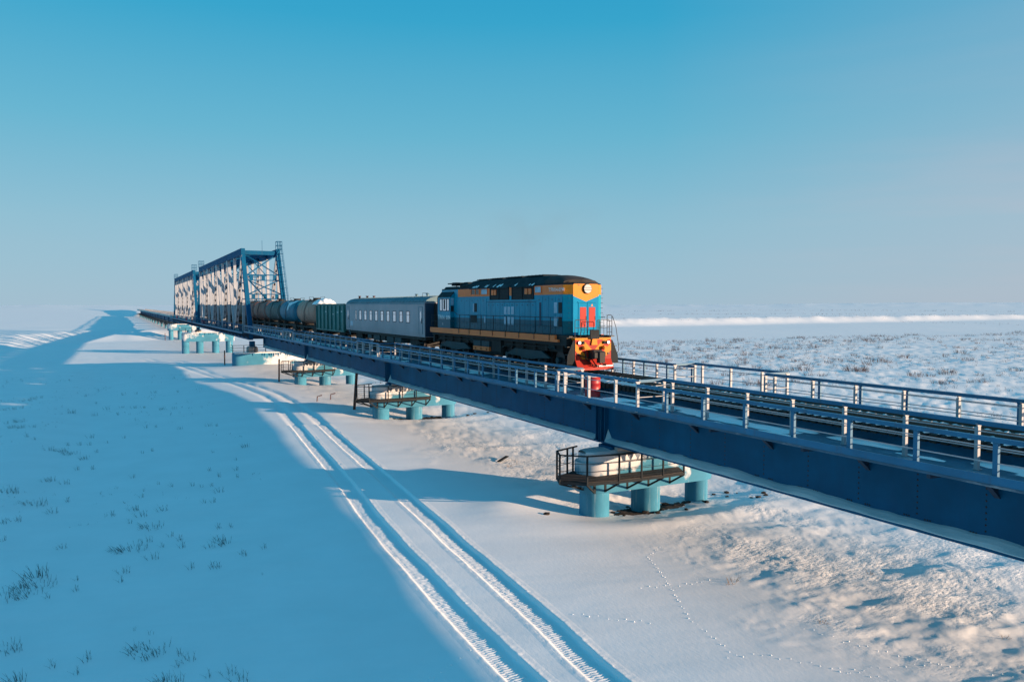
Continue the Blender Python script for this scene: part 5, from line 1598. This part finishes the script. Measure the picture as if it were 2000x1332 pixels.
# where the stems stand, in metres on the ground (x, y, size)
TUFTS = [(-30.5,87.9,2),(-30.1,88.9,2),(-29.7,90.1,2),(-29.2,90.8,2),(-31.3,81.3,2),(-30.6,81.4,2),(-30.0,81.9,1),(-29.4,69.0,3),(-29.3,72.4,3),(-28.8,68.7,3),(-28.1,69.3,2),(-30.1,71.8,1),(-25.3,94.3,0),(-21.8,94.7,1),(-20.4,94.5,1),(-18.6,94.1,2),(-16.3,92.9,1),(-19.1,87.3,0),(-24.2,87.2,1),(-23.2,81.9,2),(-24.1,77.5,2),(-25.9,78.5,3),(-22.3,77.1,1),(-21.9,82.1,2),(-20.9,80.7,2),(-20.1,80.3,2),(-18.6,77.7,3),(-17.6,77.2,2),(-20.3,67.6,1),(-19.6,67.3,1),(-18.0,64.6,2),(-15.9,64.5,2),(-15.4,64.0,1),(-24.1,64.6,2),(-23.0,61.5,0),(-21.9,63.1,1),(-25.4,60.8,1),(-24.7,61.2,1),(-24.1,61.1,1),(-28.1,64.2,1),(-27.5,62.8,0),(-26.3,58.3,2),(-26.0,58.1,1),(-25.5,57.9,3),(-25.0,57.2,3),(-24.2,55.1,3),(-23.6,57.8,1),(-20.9,55.7,0),(-20.3,56.1,1),(-14.7,53.7,3),(-16.8,53.4,0),(-15.8,50.0,0),(-24.5,52.0,1),(-23.7,52.0,1),(-21.6,48.1,1),(-17.6,47.7,1),(-16.2,47.0,1),(-17.3,45.6,1),(-16.4,45.0,1),(-25.8,48.3,2),(-25.6,48.6,2),(-24.9,47.8,2),(-27.4,45.6,3),(-27.0,45.3,2),(-20.4,45.6,0),(-19.8,44.6,0),(-18.8,44.2,0),(-18.4,43.6,0),(-17.9,43.6,1),(-17.7,42.0,2),(-21.3,43.0,1),(-24.6,43.6,1),(-25.9,42.8,3),(-25.1,41.3,2),(-22.6,39.8,1),(-21.7,40.4,2),(-21.4,39.1,2),(-20.5,39.6,2),(-18.2,40.0,1),(-18.6,40.1,0),(-26.4,40.2,2),(-26.9,39.9,2),(-26.6,37.4,1),(-21.9,38.1,0),(-21.1,36.7,3),(-21.3,34.8,2),(-21.6,40.3,1),(-24.4,35.4,2),(-20.4,35.1,1),(-20.1,34.4,1),(-18.5,35.2,1),(-18.0,35.1,1),(-22.3,34.0,3),(-21.9,33.9,3),(-21.2,32.2,2),(-20.8,33.7,0),(-19.1,32.6,2),(-18.7,33.4,2),(-18.5,32.7,3),(-18.1,31.2,1),(-17.2,31.5,1),(-20.1,33.2,1),(-20.0,30.4,1),(-19.3,30.1,1),(-19.1,30.0,1),(-22.2,31.0,2),(-25.0,31.7,5),(-25.1,30.2,4),(-25.4,30.9,3),(-24.8,31.0,4),(-25.9,30.2,3),(-24.5,29.6,0),(-23.7,29.9,1),(-25.3,25.6,3),(-25.0,25.3,2),(-22.0,23.9,2),(-21.6,23.6,4),(-21.4,23.3,2),(-20.9,23.0,1),(-20.7,22.5,2),(-21.0,22.3,0),(-23.2,23.8,1),(-23.4,23.1,0),(-24.0,23.8,0),(-21.4,21.5,3),(-21.1,21.3,2),(-19.8,21.2,2),(-19.6,20.7,2),(-24.8,23.2,3),(-20.3,21.3,0),(-18.0,30.9,0),(-23.7,31.0,0),(-22.3,30.1,0)]
SHRUBS = [(46.5,69.4,4),(47.2,68.2,3),(66.5,82.7,3),(68.5,81.6,4),(63.9,76.2,2),(75.7,78.0,5),(75.0,78.3,4),(74.9,76.3,3),(95.6,89.4,4),(100.9,95.6,2),(106.5,102.8,2),(106.8,92.5,3),(82.4,68.5,4),(85.6,70.0,3),(74.3,67.3,3),(112.0,83.8,3),(131.2,97.5,3),(129.0,94.8,2),(96.8,67.0,3),(175.3,112.6,2),(158.6,139.9,3),(132.2,117.0,2),(195.2,166.3,2),(197.0,165.4,2),(212.9,167.2,2),(214.7,166.3,2),(122.8,162.5,3),(129.7,159.0,3),(111.8,161.4,2),(101.5,134.8,3),(104.4,133.2,2),(110.5,127.2,3),(111.5,124.8,2),(115.1,124.8,2),(120.3,125.0,3),(87.5,112.6,3),(89.7,111.5,1),(69.4,94.9,3),(53.6,81.6,2),(82.9,95.9,2),(84.0,89.9,2),(89.6,87.0,2),(95.0,86.9,2),(87.3,74.0,1),(85.0,65.4,2),(73.0,61.5,2),(74.1,58.0,2),(54.3,69.7,2),(64.2,74.3,2),(73.2,120.0,3),(84.0,139.0,2),(60.6,116.4,2),(50.4,99.8,2),(95.0,143.1,2),(82.6,130.7,2),(89.5,127.2,2),(71.8,110.6,2)]

def plant(name, me, x, y, sc, label, cat, group):
    o = inst(name, me, None, (x, y, hgt(x, y) - .02), random.uniform(0, 6.28) if cat != 'grass tuft' else random.uniform(-.4, .4), (sc, sc, sc))
    return tag(o, label, cat, group)
rnd = random.Random(21)
for x, y, k in TUFTS:
    me = GR[4 + rnd.randint(0, 1)] if k >= 3 and rnd.random() < .45 else GR[min(3, k)]
    sc = (.58, .66, .76, .85, .95, 1.2)[k] * (1 + .0035 * y) * rnd.uniform(.85, 1.15)
    plant('grass_tuft', me, x, y, sc, 'dark dry grass tuft poking out of the blue shaded snow left of the tracks', 'grass tuft', 'grass tufts in the shaded snow')
for x, y, k in SHRUBS:
    sc = (.8, .95, 1.2, 1.45, 1.75, 2.0)[k] * (.72 + .0055 * y)
    plant('dwarf_shrub', SH[min(4, k)], x, y, sc, 'leafless reddish dwarf shrub on the sunlit snow beyond the bridge', 'shrub', 'dwarf shrubs beyond the bridge')
n = 0
while n < 175:
    x, y = rnd.uniform(12, 190), rnd.uniform(14, 168)
    if math.atan2(x + 22, y) > 1.12 or math.atan2(x + 22, y) < .55 or fbm(np.array([x / 24]), np.array([y / 13]), 3, 7)[0] < -.06: continue
    plant('dwarf_shrub', SH[rnd.randint(0, 4)], x, y, rnd.uniform(.5, 1.25) * (.70 + .0055 * y), 'leafless reddish dwarf shrub on the sunlit snow beyond the bridge', 'shrub', 'dwarf shrubs beyond the bridge')
    n += 1
for x, y in ((2.2, 18.7), (-3.2, 20.2), (-2.9, 20.4), (-3.0, 16.4), (1.0, 13.2), (-6.5, 12.5), (-.6, 41.5), (-1.4, 41), (-.2, 42.2)):
    plant('straw_tuft', ST[rnd.randint(0, 1)], x, y, rnd.uniform(.7, 1.2), 'pale straw tuft in rough sunlit snow beside the girder', 'straw tuft', 'straw tufts by the near girder')
def cover(name, meshes, pts, mat):
    V, F, off = [], [], 0
    base = []
    for me in meshes:
        v = np.empty(len(me.vertices) * 3); me.vertices.foreach_get('co', v); base.append((v.reshape(-1, 3), [tuple(p.vertices) for p in me.polygons]))
    P = np.array(pts); Z = ground_height(P[:, 0], P[:, 1])
    for (x, y, s), z in zip(pts, Z):
        v, f = base[rnd.randrange(len(base))]; a = rnd.uniform(0, 6.28); c, sn = math.cos(a), math.sin(a)
        w = np.stack([x + s * (v[:, 0] * c - v[:, 1] * sn), y + s * (v[:, 0] * sn + v[:, 1] * c), z - .02 + s * v[:, 2]], 1)
        V.append(w); F += [tuple(i + off for i in t) for t in f]; off += len(v)
    me = bpy.data.meshes.new(name); me.from_pydata(np.vstack(V).tolist(), [], F); me.materials.append(M[mat]); me.update()
    o = bpy.data.objects.new(name, me); COL.objects.link(o); o['kind'] = 'stuff'
small = [tuft_mesh(60 + i, 5, .5, .012, .22, 'shrub', 1, 'twig') for i in range(4)]
pts = []
while len(pts) < 4200:
    x, y = rnd.uniform(8, 330), rnd.uniform(10, 172)
    an = math.atan2(x + 22, y)
    if an > 1.15 or an < .5 or fbm(np.array([x / 26]), np.array([y / 12]), 3, 7)[0] < -.10 + .1 * rnd.random(): continue
    pts.append((x, y, rnd.uniform(.35, 1.1) * (.6 + .0065 * y)))
cover('twig_cover', small, pts, 'shrub')
tiny = [tuft_mesh(70 + i, 3, .28, .007, .12, 'grass', 1, lean=(-.5, -.2)) for i in range(4)]
pts = []
while len(pts) < 820:
    x, y = rnd.uniform(-44, -13), rnd.uniform(14, 118)
    an = math.atan2(x + 22, y)
    if an < -.25 or x > -15.5 + .02 * y or fbm(np.array([x / 6]), np.array([y / 6]), 3, 17)[0] < .02: continue
    pts.append((x, y, rnd.uniform(.4, 1.1) * (.8 + .004 * y)))
cover('grass_cover', tiny, pts, 'grass')
# small paw prints: each print is a shallow hollow with a raised crumb of snow
mb = MB()
TRAILS = [[(-7.0, 16.2), (-6.5, 18.5), (-5.0, 21.5), (-3.9, 24.0), (-2.6, 24.8)], [(-4.2, 12.6), (-5.4, 14.4), (-6.4, 15.6), (-7.6, 16.0)], [(-2.4, 13.0), (-4.0, 13.6), (-5.6, 13.9)],
          [(-9.6, 20.4), (-8.6, 19.4), (-7.6, 18.6)], [(-13.4, 19.6), (-15.0, 18.6), (-17.0, 18.0)], [(-1.4, 11.6), (-2.4, 13.0), (-3.6, 15.2), (-3.9, 16.6)], [(-6.2, 21.3), (-4.9, 20.9), (-3.4, 20.8)]]
for tr in TRAILS:
    for (a, b) in zip(tr[:-1], tr[1:]):
        d = math.hypot(b[0] - a[0], b[1] - a[1]); n = int(d / .24)
        for k in range(n):
            u = (k + rnd.uniform(-.2, .2)) / n; o_ = .05 * (1 if k % 2 else -1)
            x, y = a[0] + (b[0] - a[0]) * u + o_, a[1] + (b[1] - a[1]) * u + o_; z = hgt(x, y)
            r = rnd.uniform(.025, .05)
            for j in range(6):
                t0, t1 = j * 1.047, (j + 1) * 1.047
                mb.face([(x + r * math.cos(t0), y + r * .8 * math.sin(t0), z - .01), (x + r * math.cos(t1), y + r * .8 * math.sin(t1), z - .01), (x + r * .2, y, z + r * .75)], True)
mb.build('paw_print', 'snow_cap', None, kind='stuff')

# thin exhaust haze drifting off the roof
m = bpy.data.materials.new('exhaust_haze'); m.use_nodes = True
n, l = m.node_tree.nodes, m.node_tree.links
n.remove(n['Principled BSDF'])
vol = n.new('ShaderNodeVolumePrincipled'); vol.inputs['Color'].default_value = (.28, .26, .28, 1)
tc = n.new('ShaderNodeTexCoord'); t1 = n.new('ShaderNodeTexNoise'); t1.inputs['Scale'].default_value = .45; t1.inputs['Detail'].default_value = 4
l.new(tc.outputs['Object'], t1.inputs['Vector'])
gr = n.new('ShaderNodeTexGradient'); gr.gradient_type = 'SPHERICAL'
mpg = n.new('ShaderNodeMapping'); mpg.inputs['Scale'].default_value = (1 / 2.2, 1 / 9.0, 1 / 2.6); l.new(tc.outputs['Object'], mpg.inputs[0]); l.new(mpg.outputs[0], gr.inputs[0])
r1 = n.new('ShaderNodeMapRange'); r1.inputs[1].default_value = .48; r1.inputs[2].default_value = .75; r1.inputs[4].default_value = .085; l.new(t1.outputs['Fac'], r1.inputs[0])
mu = n.new('ShaderNodeMath'); mu.operation = 'MULTIPLY'; l.new(r1.outputs[0], mu.inputs[0]); l.new(gr.outputs['Fac'], mu.inputs[1])
l.new(mu.outputs[0], vol.inputs['Density']); l.new(vol.outputs[0], n['Material Output'].inputs['Volume'])
bm = bmesh.new(); bmesh.ops.create_icosphere(bm, subdivisions=2, radius=1.0)
for v in bm.verts: v.co.x *= 2.2; v.co.y *= 9.0; v.co.z *= 2.6
me = bpy.data.meshes.new('exhaust_haze'); bm.to_mesh(me); bm.free(); me.materials.append(m)
o = bpy.data.objects.new('exhaust_haze', me); COL.objects.link(o); o.location = (1.2, 43.5, 14.3); o['kind'] = 'stuff'

# scrub far out: dark lines on the plain and along the top of the far bank
pts = []
for _ in range(260):
    x = rnd.uniform(70, 760); yb = float(np.interp(x, FAR_X, FAR_Y)) + rnd.uniform(20, 34)
    pts.append((x, yb, rnd.uniform(.9, 2.2)))
for (r0, n_) in ((620, 200), (900, 240), (1400, 200)):
    for _ in range(n_):
        an = rnd.uniform(.56, 1.06); rr = r0 * (1 + .10 * math.sin(an * 9) + .04 * rnd.uniform(-1, 1))
        pts.append((rr * math.sin(an) - 22, rr * math.cos(an), rnd.uniform(1.2, 3.2) * r0 / 700))
cover('scrub_line', small, pts, 'shrub')
